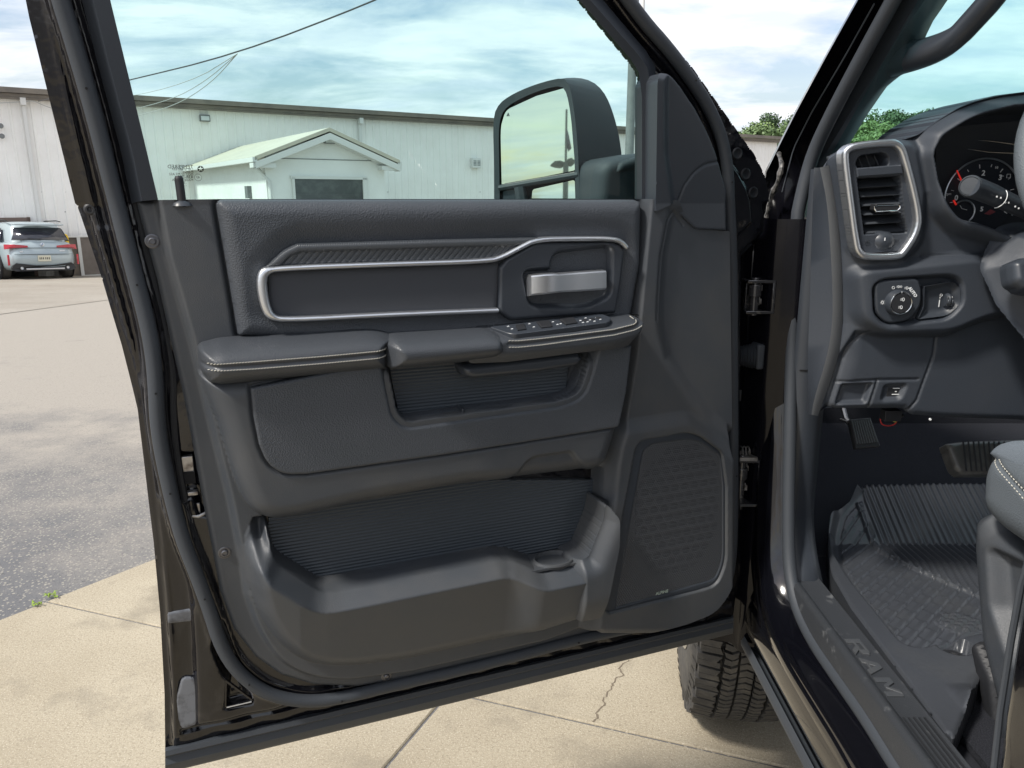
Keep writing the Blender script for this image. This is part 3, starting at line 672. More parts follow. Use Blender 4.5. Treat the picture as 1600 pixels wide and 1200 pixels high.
lining = dsub('pocket_lining', P_l2, ribs(-.003, .0056, .0026), m_rib, res=.0014, base=-.01)
# cup holder shelf at the front end of the pocket
a0, b0 = DF.uv(862, 874, .045)
mb = MB(); ca, cb = a0 + .008, .036
def sq(t, z):
    c, s_ = cos(t), sin(t); k = min(.058 / max(1e-6, abs(c)), (.034 if s_ < 0 else .026) / max(1e-6, abs(s_))); return (ca + c * k, cb + s_ * k, z)
T_ = np.linspace(0, 2 * pi, 73)[:-1]
def cir(r, z): return [(ca + r * cos(t), cb + r * .78 * sin(t), z) for t in T_]
mb.loft([[sq(t, -.004) for t in T_], [sq(t, .0) for t in T_], cir(.0385, .0), cir(.037, .0035), cir(.034, .004), cir(.032, .0), cir(.030, -.045), cir(.0005, -.047)], closed=True)
Mcup = DF.M @ Matrix.Translation((0, b0, 0)) @ Matrix(((1, 0, 0, 0), (0, 0, 1, 0), (0, -1, 0, 0), (0, 0, 0, 1))) 
Mcup = DF.M @ Matrix(((1, 0, 0, 0), (0, 0, 1, b0 - .006), (0, 1, 0, 0), (0, 0, 0, 1)))
mb.v = [(x, y, z) for x, y, z in mb.v]; mb.build('cup_holder', m_pl, door, Mcup)
# speaker frame + perforated grille
P_gr = SE([(1006, 706, 3), (1020, 694, 10), (1078, 687, 8), (1095, 691, 6), (1127, 714, 8), (1131, 760), (1131, 875, 16), (1120, 906, 12), (1100, 912), (962, 952, 4)], .05); S_gr = sdp(P_gr)
def sd_spf(U, V): return np.maximum(S_sf(U, V), -S_gr(U, V) - .001)
sd_spf.bb = S_sf.bb
dsub('speaker_frame', sd_spf, lambda U, V: .0450 + .0020 * rnd(sd_spf(U, V), .003), m_plf, res=.0018, base=.035)
gc = DF.uv(1062, 800, .05)
def H_gr(U, V):
    p = .0045; row = V / .0036; r = np.floor(row); x = U / p + .5 * (r % 2); fx = (x % 1) - .5; fy = (row % 1) - .5
    # larger honeycomb pattern standing behind the holes
    q = .021; R2 = (V - gc[1]) / (q * .866); rr = np.floor(R2); X = (U - gc[0]) / q + .5 * (rr % 2); gx_, gy_ = (X % 1) - .5, (R2 % 1) - .5
    big = np.sqrt(gx_ ** 2 + gy_ ** 2); e = ((U - gc[0]) / .098) ** 2 + ((V - gc[1]) / .130) ** 2
    cell = sst((.46 - big) / .12) * (e < 1) * (np.abs(U - gc[0]) < .09)
    hole = sst((.35 + .07 * cell - np.sqrt(fx ** 2 + (fy * .8) ** 2)) / .16)
    return .0455 - hole * (.0022 + .0022 * cell)
grl = dsub('speaker_grille', S_gr, H_gr, mat('grille_plastic', (.042, .046, .053), .42), res=.0009, base=.035)
mb = MB(); a, b = DF.uv(1036, 927, .05)
text_into(mb, 'ALPINE', .0085, (a, b, .0466), (1, .03, 0), (0, 1, 0)); mb.build('speaker_badge', mat('badge_print', (.42, .5, .44), .4), grl, DF.M, smooth=False)
# mirror corner cover
P_sa = SE([(1009, 330), (1010, 130, 6), (1016, 117, 6), (1036, 119, 8), (1052, 138), (1075, 172), (1094, 207, 20), (1107, 240), (1112, 257), (1124, 300), (1124, 359), (1076, 357, 6), (1048, 330), (1040, 316)], .014); S_sa = sdp(P_sa)
l_sa = sdl(SE([(1046, 336), (1052, 315), (1062, 290), (1078, 268, 10), (1095, 257), (1113, 253)], .02, closed=False)); f_sa = sdl(SE([(1024, 120), (1024, 240), (1034, 300), (1044, 330)], .02, closed=False))
f_side = SE([(990, 110), (1030, 122), (1030, 240), (1037, 290), (1046, 335), (990, 345)], .02); S_fs = sdp(f_side)
P_lw = sdp(SE([(1046, 338), (1052, 315), (1062, 290), (1078, 268, 10), (1095, 257), (1130, 250), (1140, 370), (1070, 380)], .02))
def H_sa(U, V):
    W = .0325 + .0015 * rnd(S_sa(U, V), .003); W = lay(W, S_fs(U, V), .046, .022)
    return carve(W, l_sa(U, V), .0025, .0018)
dsub('mirror_corner_cover', S_sa, H_sa, m_plf, res=.0018, base=-.02)
# screws, plugs, lock knob, latch
m_steel2 = mat('dark_steel', (.14, .14, .15), .35, .8)
def disc_on(name, x, y, w_, prof, m, par_=door, n=20):
    mb = MB(); mb.lathe(prof, DF.p(x, y, w_), n=n); return mb.build(name, m, par_, DF.M)
for x, y in [(238, 377), (351, 863), (604, 1056), (1008, 961)]:
    s_ = disc_on('screw', x, y, .001, [(.0095, 0), (.0095, .0015), (.008, .002), (.0078, .0012), (.005, .0012), (.005, .0042), (.0035, .0052), (.0032, .0035)], m_steel2)
for x, y in [(1145, 242), (1158, 274), (1170, 303)]: disc_on('rubber_plug', x + 6, y - 2, -.021, [(.011, 0), (.011, .002), (.0085, .0035), (.006, .002)], m_plug)
for x, y in [(141, 327), (310, 829)]: disc_on('latch_bolt', x, y, -.022, [(.008, 0), (.008, .002), (.0055, .004), (.0035, .004), (.003, .002)], m_rubd)
for x, y in [(1146, 301), (1145, 338)]: disc_on('frame_bolt', x + 2, y, -.021, [(.007, 0), (.006, .004), (.0035, .005)], m_steel)
mb = MB(); a, b = DF.uv(284, 311, .022)
lz = DF.uv(279, 276, .02); mb.tube([(a, b - .01, .015), (lz[0], lz[1] - .002, .015 + .013 * .05)], .0056, 14)
mb.tube([(lz[0], lz[1] - .003, .0155), (lz[0] - .0001, lz[1] + .001, .0155)], [.0058, .0042], 14)
mb.build('lock_knob', m_rubd, door, DF.M)
mb = MB(); mb.lathe([(.014, -.004), (.012, .0), (.009, .0022), (.0062, .004)], (a, b - .005, .012), ax=(0, 1, 0), n=24); mb.build('lock_ferrule', m_plf, door, DF.M)
# latch mechanism on the shut edge
mb = MB()
for (x, y, du, dv, dz) in [(290, 728, .022, .030, .010), (296, 771, .024, .006, .012), (292, 752, .022, .004, .010), (303, 795, .018, .016, .006)]:
    a, b = DF.uv(x, y, -.018); mb.box((a, b, -.020), (du, dv, dz))
a, b = DF.uv(310, 803, -.015); mb.tube([(a - .012, b, -.012), (a, b - .002, -.010), (a + .012, b + .002, -.012)], .0028, 8)
mb.build('door_latch', m_steel, door, DF.M, bevel=.0015)
mb = MB(); a, b = DF.uv(296, 745, -.018); mb.box((a, b, -.014), (.016, .018, .004)); mb.build('latch_opening', m_void, door, DF.M, smooth=False)
# sky reflections in the lower corner's black paint, coloured in as pale patches
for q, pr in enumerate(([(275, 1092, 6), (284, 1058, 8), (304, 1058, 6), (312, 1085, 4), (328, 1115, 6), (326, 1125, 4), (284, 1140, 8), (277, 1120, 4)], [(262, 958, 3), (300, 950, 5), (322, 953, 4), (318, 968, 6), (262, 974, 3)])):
    S = sdp(SE(pr, -.02)); dsub('painted_sky_glint', S, lambda U, V: -.0200 + .0015 * rnd(S(U, V), .004), mat('sky_glint', (.15, .16, .18), .28, mott=(40, (.04, .04, .045), .45, .7)), res=.002, base=-.03)
mb = MB(); A_, B_ = DF.p(352, 1103, -.012), DF.p(394, 1093, -.012); C_ = DF.p(352, 1062, -.012)
mb.tube([C_, A_, B_, C_], .003, 6); mb.build('stiffening_rib', m_paint, door, DF.M)
mb = MB(); A_, B_ = DF.p(354, 1105, -.009), DF.p(393, 1096, -.009); mb.tube([A_, B_], .0018, 6); mb.build('drain_slot_edge', m_chr2, door, DF.M)
# switches on the front armrest: a frame lying on its top face
A_ = DF.M @ DF.p(800, 524, .088); B_ = DF.M @ DF.p(948, 507, .088); C_ = DF.M @ DF.p(850, 501, .040)
ux = (B_ - A_).normalized(); vx = (C_ - A_); vx = (vx - ux * vx.dot(ux)).normalized()
PF = Frame(A_ + (ux.cross(vx)) * .0022, ux, vx)
P_pn = PF.tr([(765, 512, 3), (940, 491, 8), (956, 498, 6), (950, 505, 6), (800, 524, 10)]); mb = MB(); mb.prism(P_pn[::-1] if sum(P_pn[i][0] * P_pn[(i + 1) % len(P_pn)][1] - P_pn[(i + 1) % len(P_pn)][0] * P_pn[i][1] for i in range(len(P_pn))) < 0 else P_pn, -.006, .0015, ins=.0008)
pnl = mb.build('switch_panel', m_plf, door, PF.M, ang=30)
def quadp(fr, pts): return fr.tr(pts)
for pts in ([(806, 511), (819, 509), (822, 517), (809, 519)], [(838, 506), (859, 504), (863, 513), (846, 515)], [(874, 502), (896, 499), (902, 507), (884, 510)]):
    q = quadp(PF, pts); mb = MB(); q = q[::-1] if sum(q[i][0] * q[(i + 1) % 4][1] - q[(i + 1) % 4][0] * q[i][1] for i in range(4)) < 0 else q; mb.prism(q, 0, .0045, ins=.001); mb.build('window_switch', m_rubd, door, PF.M, ang=30)
mb = MB()
for (x, y) in [(794, 510), (800, 514), (812, 507), (827, 506), (834, 511), (864, 503), (871, 507), (876, 506), (907, 501), (915, 497), (922, 500), (932, 496), (938, 499), (929, 502), (918, 503), (911, 504)]:
    a, b = PF.uv(x, y, .002); mb = MB(); mb.box((a, b, .002), (.0036, .0013, .0006)); mb.box((a + .001, b + .0012, .0019), (.0018, .0013, .0006)); mb.build('switch_marking', m_white, pnl, PF.M, smooth=False)
for x, y in [(914, 501), (925, 499), (935, 497)]:
    mb = MB(); a, b = PF.uv(x, y, .0015); mb.lathe([(.0045, 0), (.0045, .0015), (.0035, .002)], (a, b, .0008), n=16); mb.build('mirror_button', m_rubd, door, PF.M)
# ================================================================== TRUCK BODY AROUND THE OPENING
SX = .50
def slean(z):
    if isinstance(z, np.ndarray): return -np.maximum(0, z - 1.45) * .16
    return -max(0, z - 1.45) * .16
SF = Frame((SX, 0, 0), (0, -1, 0), (0, 0, 1), lean=slean)      # side plane of the cab, u runs rearwards
def tag_label(o, s): o['label'] = s; return o
def sweep(mb, path, prof, frame):
    """path of (u, v) in the side plane; profile of (outward from the opening, inboard)"""
    n = len(path); rows = [[] for _ in prof]
    for i, (a, b) in enumerate(path):
        p = Vector(path[max(0, i - 1)]); q = Vector(path[min(n - 1, i + 1)]); t = (q - p).normalized(); nn = Vector((-t.y, t.x))
        for k, (o_, s_) in enumerate(prof):
            c = Vector((a, b)) + nn * o_; rows[k].append(Vector((c.x, c.y, -s_ + slean(b))))
    mb.loft(rows); return mb
# centre line of the opening seal, from the rear sill forward, up the pillar and along the roof
pil_px = [(1640, 1560), (1500, 1345), (1400, 1190), (1360, 1125), (1315, 1062), (1272, 1000), (1246, 945), (1235, 885), (1234, 800), (1236, 700), (1238, 600), (1241, 500), (1244, 420), (1248, 350), (1256, 300), (1272, 240), (1306, 170), (1348, 92), (1391, 14), (1425, -48), (1475, -140)]
pil_uv = [SF.uv(x, y, -.05) for x, y in pil_px]
top = pil_uv[-1]; pil_uv += [(top[0] + .25, top[1] + .05), (top[0] + .7, top[1] + .07)]
pil = smooth_path(pil_uv, 2)
# nn = (-t.y, t.x): path runs forward (u falling) -> check the normal points away from the opening
mb = MB()
prof = [(-.004, .052), (.010, .050), (.016, .040), (.020, .024), (.032, .014), (.040, .002), (.055, .0), (.075, .001), (.079, .004), (.083, .001), (.100, .001)]
sg = 1
t0 = Vector(pil[8]) - Vector(pil[7]); 
if Vector((-t0.y, t0.x)).y > 0: sg = -1     # along the sill the outward side is down
prof_s = [(o * sg, s_) for o, s_ in prof]
sweep(mb, [q for q in pil if q[1] < 1.43], prof_s, SF)
cab = mb.build('door_opening_frame', m_paint, truck, SF.M, ang=50)
mb = MB(); mb.tube([Vector((a, b, -.047 + slean(b))) for a, b in pil], .0125, 12, up=(0, 0, 1)); mb.build('door_opening_seal', m_sealr, truck, SF.M)
# rocker panel, its lower lip and the steel hinge pillar
def rocker(pts, x0, name, m):
    mb = MB(); rows = []
    for (s_, z) in pts: rows.append([Vector((x0 + s_, y, z)) for y in (1.47, .9, .3, -.6)])
    mb.loft(rows); return mb.build(name, m, truck, Matrix.Identity(4), ang=50)
rocker([(.06, .70), (.035, .690), (.012, .675), (.004, .662), (.004, .655), (.010, .652), (.004, .648), (.0, .635), (-.004, .61), (.0, .58), (.012, .565), (.05, .55), (.2, .55)], SX, 'rocker_panel', m_paint)
rocker([(-.002, .566), (-.010, .556), (-.008, .545), (.02, .540), (.02, .552)], SX, 'rocker_flange', m_sealr)
mb = MB()
mb.loft([[Vector((x, y, z)) for z in (.52, .62, .8, 1.2, 1.4, 1.44)] for x, y in ((.56, 1.470), (.50, 1.478), (.492, 1.490), (.485, 1.52), (.44, 1.535), (.36, 1.54), (.36, 1.62))])
mb.build('hinge_pillar', m_paintd, truck, ang=60)
mb = MB()
for x, y, r in ((.452, 1.531, .004), (.473, 1.524, .003)): mb.tube([(x, y, .56), (x, y, 1.40), (x + .012, y + .01, 1.52)], r, 8)
mb.build('pillar_seam', m_paint, truck)
# hinges: brackets reaching from the pillar to the door edge
BF = Frame((.40, 1.515, 0), (1, 0, 0), (0, 0, 1))
def hinge(y0, y1, sp):
    e = empty('door_hinge', BF.W(1168, y1, 0)); M0 = WM[e.name] if False else None
    P = BF.W(1168, (y0 + y1) / 2, .0); bpy.data.objects.remove(e)
    h = abs(BF.uv(1168, y0)[1] - BF.uv(1168, y1)[1]); x0, x1 = BF.uv(1148, 600)[0] + .40, BF.uv(1190, 600)[0] + .40
    mb = MB(); xm = (x0 + x1) / 2; L = x1 - x0; z = P.z
    mb.box((xm, 1.500, z + h / 2), (L, .05, .006)); mb.box((xm, 1.500, z - h / 2), (L, .05, .006))
    mb.box((x1 - .003, 1.50, z), (.006, .05, h)); mb.box((x0 + .01, 1.515, z), (.012, .03, h * .9))
    mb.lathe([(.009, -h * .62), (.009, h * .62)], (x0 + .018, 1.488, z), n=16)
    mb.lathe([(.013, -.012), (.013, .012)], (x0 + .018, 1.488, z + h * .2), n=16)
    o = mb.build('door_hinge', m_hinge, truck, bevel=.0015)
    for dz in (.25, -.2): mb = MB(); mb.lathe([(.0095, 0), (.0095, .004), (.0065, .004), (.0062, .010)], (x1 - .016, 1.512, z + dz * h), ax=(0, -1, 0), n=8); mb.build('hinge_bolt', m_steel, o)
    if sp:
        mb = MB(); zt = z + h * .58
        mb.tube([(x0 + .006 + .0006 * i, 1.488 + .009 * cos(i * .55), zt + .012 + .009 * sin(i * .55)) for i in range(46)], .0014, 6)
        mb.box((xm - .004, 1.485, zt - .003), (L * .8, .02, .009)); mb.build('hinge_spring', m_steel, o)
hinge(437, 484, False); hinge(712, 779, True)
# rubber bellows of the door check
z = BF.uv(1170, 553)[1]; x0, x1 = BF.uv(1147, 553)[0] + .40, BF.uv(1183, 553)[0] + .40
mb = MB(); prof = []
for i in range(13): prof.append((.0135 + .0055 * (i % 2) + .0006 * i, (x1 - x0) * .72 * i / 12))
mb.lathe(prof, (x0, 1.495, z), ax=(1, 0, 0), n=24)
ck = mb.build('door_check', m_sealr, truck)
mb = MB(); mb.box((x1 - .004, 1.50, z), (.016, .042, .050)); mb.build('check_bracket', m_sealr, ck, bevel=.004)
mb = MB(); mb.lathe([(.012, 0), (.012, .003), (.008, .004)], (.47, 1.528, BF.uv(1180, 620)[1]), ax=(0, -1, 0), n=20); mb.build('body_plug', m_rubd, truck)
mb = MB(); mb.box((.437, 1.522, BF.uv(1160, 338)[1]), (.05, .012, .03)); mb.build('wiring_cover', m_rubd, truck, bevel=.004)
# A pillar: painted outer edge
def lv(pts, off, n=22): return resample([SF.p(x, y, -off) for x, y in pts], n)
oA = [(1388, -95), (1338, 0), (1292, 82), (1241, 176), (1214, 230), (1192, 275), (1190, 330), (1192, 440)]
oB = [(1392, -95), (1342, 0), (1296, 82), (1245, 176), (1218, 235), (1200, 280), (1191, 340)]
oC = [(1445, -95), (1378, 14), (1334, 92), (1293, 165), (1258, 232), (1243, 290), (1236, 345), (1234, 440)]
mb = MB(); mb.loft([lv(oA, .06), lv(oA, .004), lv([(x + 2.5, y) for x, y in oA], .0), lv([(x + 4, y) for x, y in oA], .006), lv([(x * .5 + c[0] * .5, y * .5 + c[1] * .5) for (x, y), c in zip(oA, oC)], .034), lv([(x * .3 + c[0] * .7, y * .3 + c[1] * .7) for (x, y), c in zip(oA, oC)], .036), lv(oC, .054), lv([(x + 16, y) for x, y in oC], .060)]); mb.build('a_pillar', m_paintd, truck, SF.M, ang=50)
g1p, g2p = [(1352, 0), (1306, 82), (1254, 176), (1228, 225), (1212, 262)], [(1366, 6), (1318, 92), (1268, 176), (1240, 232), (1222, 300)]
mb = MB(); mb.tube(lv(g2p, .026), .0014, 6); mb.build('pillar_seam', m_sealr, truck, SF.M)
mb = MB()
mb.tube(lv([(1217, 240), (1222, 258), (1216, 282), (1206, 305), (1197, 340)], .004, 14), [.0035 + .003 * random.random() for _ in range(14)], 7)
mb.build('seam_sealer', mat('sealer_lumps', (.16, .15, .14), .35, mott=(120, (.02, .02, .02), .4, .6)), truck, SF.M)
# interior trim of the A pillar
tA = [(1462, -95), (1402, 6), (1358, 84), (1316, 163), (1281, 228), (1268, 258), (1262, 275), (1258, 290)]
tB = [(1500, -95), (1445, 0), (1395, 72), (1345, 150), (1305, 215), (1290, 240), (1276, 262), (1268, 285)]
tC = [(1560, -95), (1520, -20), (1470, 50), (1405, 112), (1365, 160), (1338, 200), (1316, 236), (1300, 262)]
mb = MB(); R_ = [lv(tA, .058), lv(tA, .07), lv(tB, .085), lv([((a[0] * .5 + b[0] * .5), (a[1] * .5 + b[1] * .5)) for a, b in zip(tB, tC)], .110)]
RE = [(1540, -95), (1481, 0), (1453, 40), (1441, 72), (1420, 112), (1405, 119), (1385, 136), (1354, 181), (1326, 227), (1312, 250)]
R_ = [lv(tA, .058), lv(tA, .07), lv(tB, .085), lv([(a[0] * .5 + b[0] * .5, a[1] * .5 + b[1] * .5) for a, b in zip([tuple(q) for q in tB], [RE[0], RE[1], RE[3], RE[5], RE[7], RE[8], RE[9], RE[9]])], .112)]
mb.loft(R_ + [lv(RE, .14), lv(RE, .18)])
ptrim = mb.build('pillar_trim', m_plf, truck, SF.M, ang=60)
mb = MB(); mb.tube([SF.p(x, y, -.092) for x, y in [(1490, -60), (1432, 14), (1400, 60), (1382, 90), (1330, 172), (1300, 225)]], .0012, 5); mb.build('trim_seam', m_void, ptrim, SF.M)
mb = MB()
hpth = smooth_path([tuple(SF.p(x, y, -d)) for x, y, d in [(1385, 96, .115), (1425, 88, .125), (1462, 77, .126), (1494, 60, .127), (1520, 32, .13), (1556, -8, .13), (1602, -80, .13)]], 2)
k = len(hpth); mb.tube(hpth, [.030 - .013 * min(1, i / (k * .5)) for i in range(k)], 14, up=(0, 0, 1)); mb.build('grab_handle', m_plf, truck, SF.M)
# ------------------------------------------------------------------ windscreen, roof, cab shell
mb = MB()
mb.add([(.60, 1.66, 1.44), (2.40, 1.66, 1.44), (2.30, .98, 2.02), (.63, .98, 2.02)], [(0, 1, 2, 3)]); mb.build('windscreen', m_wsh, truck, smooth=False)
mb = MB()
mb.box((1.45, -.1, 1.985), (1.72, 2.3, .05)); mb.box((2.36, .6, 1.03), (.06, 1.8, .80)); mb.box((2.36, -.1, 1.72), (.06, .12, .5)); mb.box((1.45, -1.15, 1.25), (1.75, .06, 1.3))
mb.tube([(2.38, 1.6, 1.45), (2.28, 1.0, 1.98)], .05, 8)
mb.build('cab_shell', m_paint, truck, smooth=False)
mb = MB()
mb.box((1.45, .3, .655), (1.66, 3.4, .05)); mb.box((1.45, 2.02, .95), (1.7, .05, .9)); mb.box((.615, 1.76, .95), (.03, .50, .62))
mb.add([(.60, 1.64, .675), (2.3, 1.64, .675), (2.3, 2.02, .90), (.60, 2.02, .90)], [(0, 1, 2, 3)])
mb.build('floor_carpet', m_carpet, truck, smooth=False)
mb = MB(); mb.box((1.45, 2.66, 1.08), (1.9, 1.15, .62)); mb.box((.52, 2.25, 1.15), (.08, 1.2, .5))
mb.build('bonnet', m_paint, truck, bevel=.03)
# B pillar foot and rear door, close on the right
P_bp = SF.tr([(1640, 820), (1600, 900, 20), (1583, 1000), (1566, 1110), (1553, 1230), (1552, 1400), (2600, 1400), (2600, 820)], 0)
Sb = sdp(P_bp)
relief('rear_door', SF, truck, Sb, lambda U, V: .004 - .020 * (1 - rnd(Sb(U, V), .018)), m_paint, res=.008, base=-.12)
mb = MB(); mb.tube([SF.p(x, y, -.014) for x, y in [(1606, 880), (1596, 912), (1580, 1000), (1563, 1110), (1550, 1230), (1548, 1300)]], .0035, 8); mb.build('pillar_edge_seal', m_sealr, truck, SF.M)
# ------------------------------------------------------------------ sill plate with the raised maker's word
ZP = .745
mb = MB(); rows = []
for s_, z in [(.042, .70), (.044, .745), (.048, .752), (.056, .753), (.062, .749), (.063, ZP), (.104, ZP - .001), (.108, ZP + .001), (.112, ZP - .003), (.115, ZP - .02), (.118, .69)]:
    rows.append([Vector((SX + s_, y, z)) for y in np.linspace(1.42, .1, 30)])
mb.loft(rows); sill = mb.build('sill_plate', mat('scuffed_plastic', (.030, .033, .038), .42, bump=FG, mott=(24, (.17, .175, .18), .60, .78, .6)), truck, ang=60)
mb = MB()
for i in range(5): x = SX + .0685 + .0078 * i; mb.box((x, .47, ZP + .0002), (.0030, 1.0, .0018))
mb.build('tread_rib', m_rubd, sill)
c = on_z(1360, 1043, ZP); mb = MB()
y0_, y1_ = on_z(1340, 998, ZP).y, on_z(1380, 1092, ZP).y; LW = (y0_ - y1_) / 3
def stroke(k, pts, h):     # letter space: s 0..1 along the sill (front to rear), t 0..1 inboard
    P = [(SX + .0675 + t * .026, y0_ - (k + .06 + s_ * .86) * LW) for s_, t in pts]
    mb.prism(P if sum(P[i][0] * P[(i + 1) % len(P)][1] - P[(i + 1) % len(P)][0] * P[i][1] for i in range(len(P))) > 0 else P[::-1], ZP - .001, ZP + .0022 + h * .0002, ins=.0006)
stroke(0, [(0, 0), (.26, 0), (.26, 1), (0, 1)], 0); stroke(0, [(.2, 1), (.2, .82), (.66, .82), (.95, .9), (.85, 1)], 1); stroke(0, [(.2, .40), (.2, .56), (.7, .56), (.9, .48), (.7, .40)], 2); stroke(0, [(.68, .5), (.95, .48), (1, .88), (.72, .88)], 3); stroke(0, [(.42, .44), (.70, .44), (1.0, 0), (.70, 0)], 4)
stroke(1, [(0, 0), (.28, 0), (.62, 1), (.36, 1)], 0); stroke(1, [(.72, 0), (1, 0), (.64, 1), (.40, 1)], 1); stroke(1, [(.2, .22), (.8, .22), (.75, .38), (.25, .38)], 2)
stroke(2, [(0, 0), (.24, 0), (.24, 1), (0, 1)], 0); stroke(2, [(.76, 0), (1, 0), (1, 1), (.76, 1)], 1); stroke(2, [(.1, 1), (.30, 1), (.58, .30), (.42, .30)], 2); stroke(2, [(.70, 1), (.90, 1), (.58, .28), (.44, .28)], 3)
mb.build('raised_lettering', m_pl, sill, smooth=False)
# kick panel trim on the inside of the hinge pillar
mb = MB()
def kick(z): return [Vector((SX + a, b - .075 * max(0, min(1, (.88 - z) / .14)) ** 2, z)) for a, b in ((.048, 1.462), (.056, 1.450), (.095, 1.450), (.116, 1.463), (.122, 1.50), (.122, 1.72))]
mb.loft([kick(z) for z in (.70, .74, .77, .80, .83, .86, .9, 1.0, 1.14, 1.30, 1.40, 1.53)]); kp = mb.build('kick_panel', m_plf, truck, ang=60)
mb = MB(); mb.tube([(SX + .056, 1.449, 1.155), (SX + .095, 1.449, 1.155), (SX + .114, 1.460, 1.155)], .0012, 5); mb.build('trim_seam', m_void, kp)
# grey carpet behind the mat under the seat
mb = MB(); mb.box((1.2, .62, .690), (1.05, 1.0, .012)); mb.build('seat_carpet', m_carp2, truck, smooth=False)
# ================================================================== DASHBOARD
KF = Frame((.60, 1.30, 1.20), (1, 0, 0), (0, 0, 1))
KT = KF.tr
P_da = KT([(1278, 652), (1291, 615), (1310, 560), (1317, 507), (1317, 450), (1313, 375), (1305, 312), (1296, 262, 6), (1304, 244, 6), (1324, 230, 8), (1430, 216, 10), (1462, 190), (1510, 162, 30), (1560, 148), (1640, 138), (1900, 120), (1900, 700), (1600, 660), (1480, 656), (1432, 652), (1418, 642), (1300, 642)])
S_da = sdp(P_da)
P_vs = sdp(KT([(1312, 236, 10), (1330, 224, 14), (1425, 217, 12), (1440, 232), (1452, 300), (1446, 380, 16), (1415, 410, 10), (1355, 412, 14), (1338, 385)], .02))
P_ch = sdp(KT([(1450, 240, 10), (1462, 205, 10), (1515, 172, 30), (1590, 156), (1900, 140), (1900, 420), (1600, 400), (1545, 372, 20), (1500, 362, 20), (1470, 330, 14), (1462, 290)], .03))
P_ci = sdp(KT([(1466, 238, 8), (1478, 216, 8), (1525, 186, 24), (1590, 170), (1900, 155), (1900, 400), (1600, 372), (1540, 345, 20), (1505, 340, 20), (1484, 312, 14), (1474, 280)], .03))
P_pod = sdp(KT([(1338, 430, 12), (1352, 420, 10), (1545, 398, 30), (1562, 440), (1578, 492, 10), (1540, 500, 30), (1490, 522, 20), (1380, 526, 20), (1345, 500, 16)], .02))
P_pr = sdp(KT([(1366, 448, 8), (1380, 438, 12), (1488, 431, 14), (1503, 441, 10), (1505, 475, 14), (1482, 498, 14), (1384, 508, 14), (1368, 490, 10)], .02))
seams = [sdl(KT(p, 0, closed=False)) for p in ([(1358, 517), (1331, 543), (1322, 570), (1313, 600), (1300, 642)], [(1468, 526), (1464, 558), (1450, 595), (1438, 628), (1416, 654)], [(1313, 600), (1375, 596), (1440, 595)], [(1376, 597), (1362, 640)], [(1440, 400), (1546, 396)], [(1574, 495), (1545, 496), (1510, 515), (1480, 527)])]
P_b1 = sdp(KT([(1322, 604, 3), (1368, 602, 3), (1357, 632, 3), (1312, 634, 3)])); P_b2 = sdp(KT([(1388, 606, 5), (1422, 604, 5), (1412, 626, 6), (1383, 628, 4)]))
P_lo = sdp(KT([(1290, 660), (1300, 600), (1318, 560), (1340, 520), (1480, 526), (1540, 500), (1580, 495), (1900, 480), (1900, 720), (1290, 720)]))
P_vi = sdp(KT([(1327, 240), (1342, 232), (1398, 228), (1410, 245), (1431, 325), (1431, 358), (1409, 392), (1357, 396), (1346, 385), (1335, 300)], .02))
zb0 = KF.uv(1400, 400)[1]
l_le = sdl(KT([(1270, 680), (1291, 615), (1310, 560), (1317, 507), (1317, 450), (1313, 375), (1305, 312), (1294, 240)], 0, closed=False))
def H_da(U, V):
    W = np.full(U.shape, 0.0)
    W = W - .05 * sst((zb0 - V) / .05) * (1 - sst((zb0 - V - .05) / .02)) * 0
    W = lay(W, P_lo(U, V), -.012, .012)
    W = lay(W, P_pod(U, V), .020, .022); W = lay(W, P_pr(U, V), .0005, .010)
    W = lay(W, P_vs(U, V), .018, .022)
    W = lay(W, P_ch(U, V), .030, .022); W = lay(W, P_ci(U, V), -.085, .014)
    for s_ in seams: W = carve(W, s_(U, V), .004, .0016)
    W = lay(W, P_vi(U, V), -.075, .002)
    W = lay(W, P_b1(U, V), -.024, .006); W = lay(W, P_b2(U, V), -.020, .010)
    e = -S_da(U, V); W = W - .022 * (1 - par(l_le(U, V) * -1, .045)); return W - .008 * (1 - par(-e, .012)) 
dash = relief('dashboard', KF, truck, S_da, H_da, m_pl2, res=.0022, base=lambda u, v: np.where(u < KF.uv(1345, 400)[0], -.022, -.16))
# end cap with its pale trim strip
def kl(pts, w_, n=24): return resample(smooth_path([tuple(KF.p(x, y, w_)) for x, y in pts], 2), n)
e1 = [(1322, 236), (1330, 312), (1338, 375), (1340, 450), (1332, 507), (1322, 560), (1306, 620), (1297, 655)]; e2 = [(1298, 244), (1314, 312), (1324, 375), (1327, 450), (1325, 507), (1316, 560), (1296, 622), (1286, 655)]
e3 = [(1292, 258), (1302, 312), (1310, 375), (1314, 450), (1314, 507), (1307, 560), (1285, 622), (1275, 650)]; e4 = [(1281, 262), (1292, 312), (1297, 375), (1301, 450), (1301, 507), (1292, 560), (1272, 622), (1268, 648)]; e5 = [(1272, 262), (1270, 312), (1268, 375), (1266, 450), (1264, 507), (1262, 560), (1262, 622), (1262, 648)]
mb = MB(); mb.loft([kl([(x + 3, y) for x, y in e3], -.03), kl([(x + 3, y) for x, y in e3], -.016), kl(e4, -.012), kl(e4, -.03)]); mb.build('trim_strip', mat('grey_trim', (.13, .135, .14), .45), dash, KF.M, ang=60)
mb = MB(); mb.loft([kl(e4, -.022), kl(e5, -.05), kl(e5, -.12)]); mb.build('side_panel', m_pl2, dash, KF.M, ang=60)
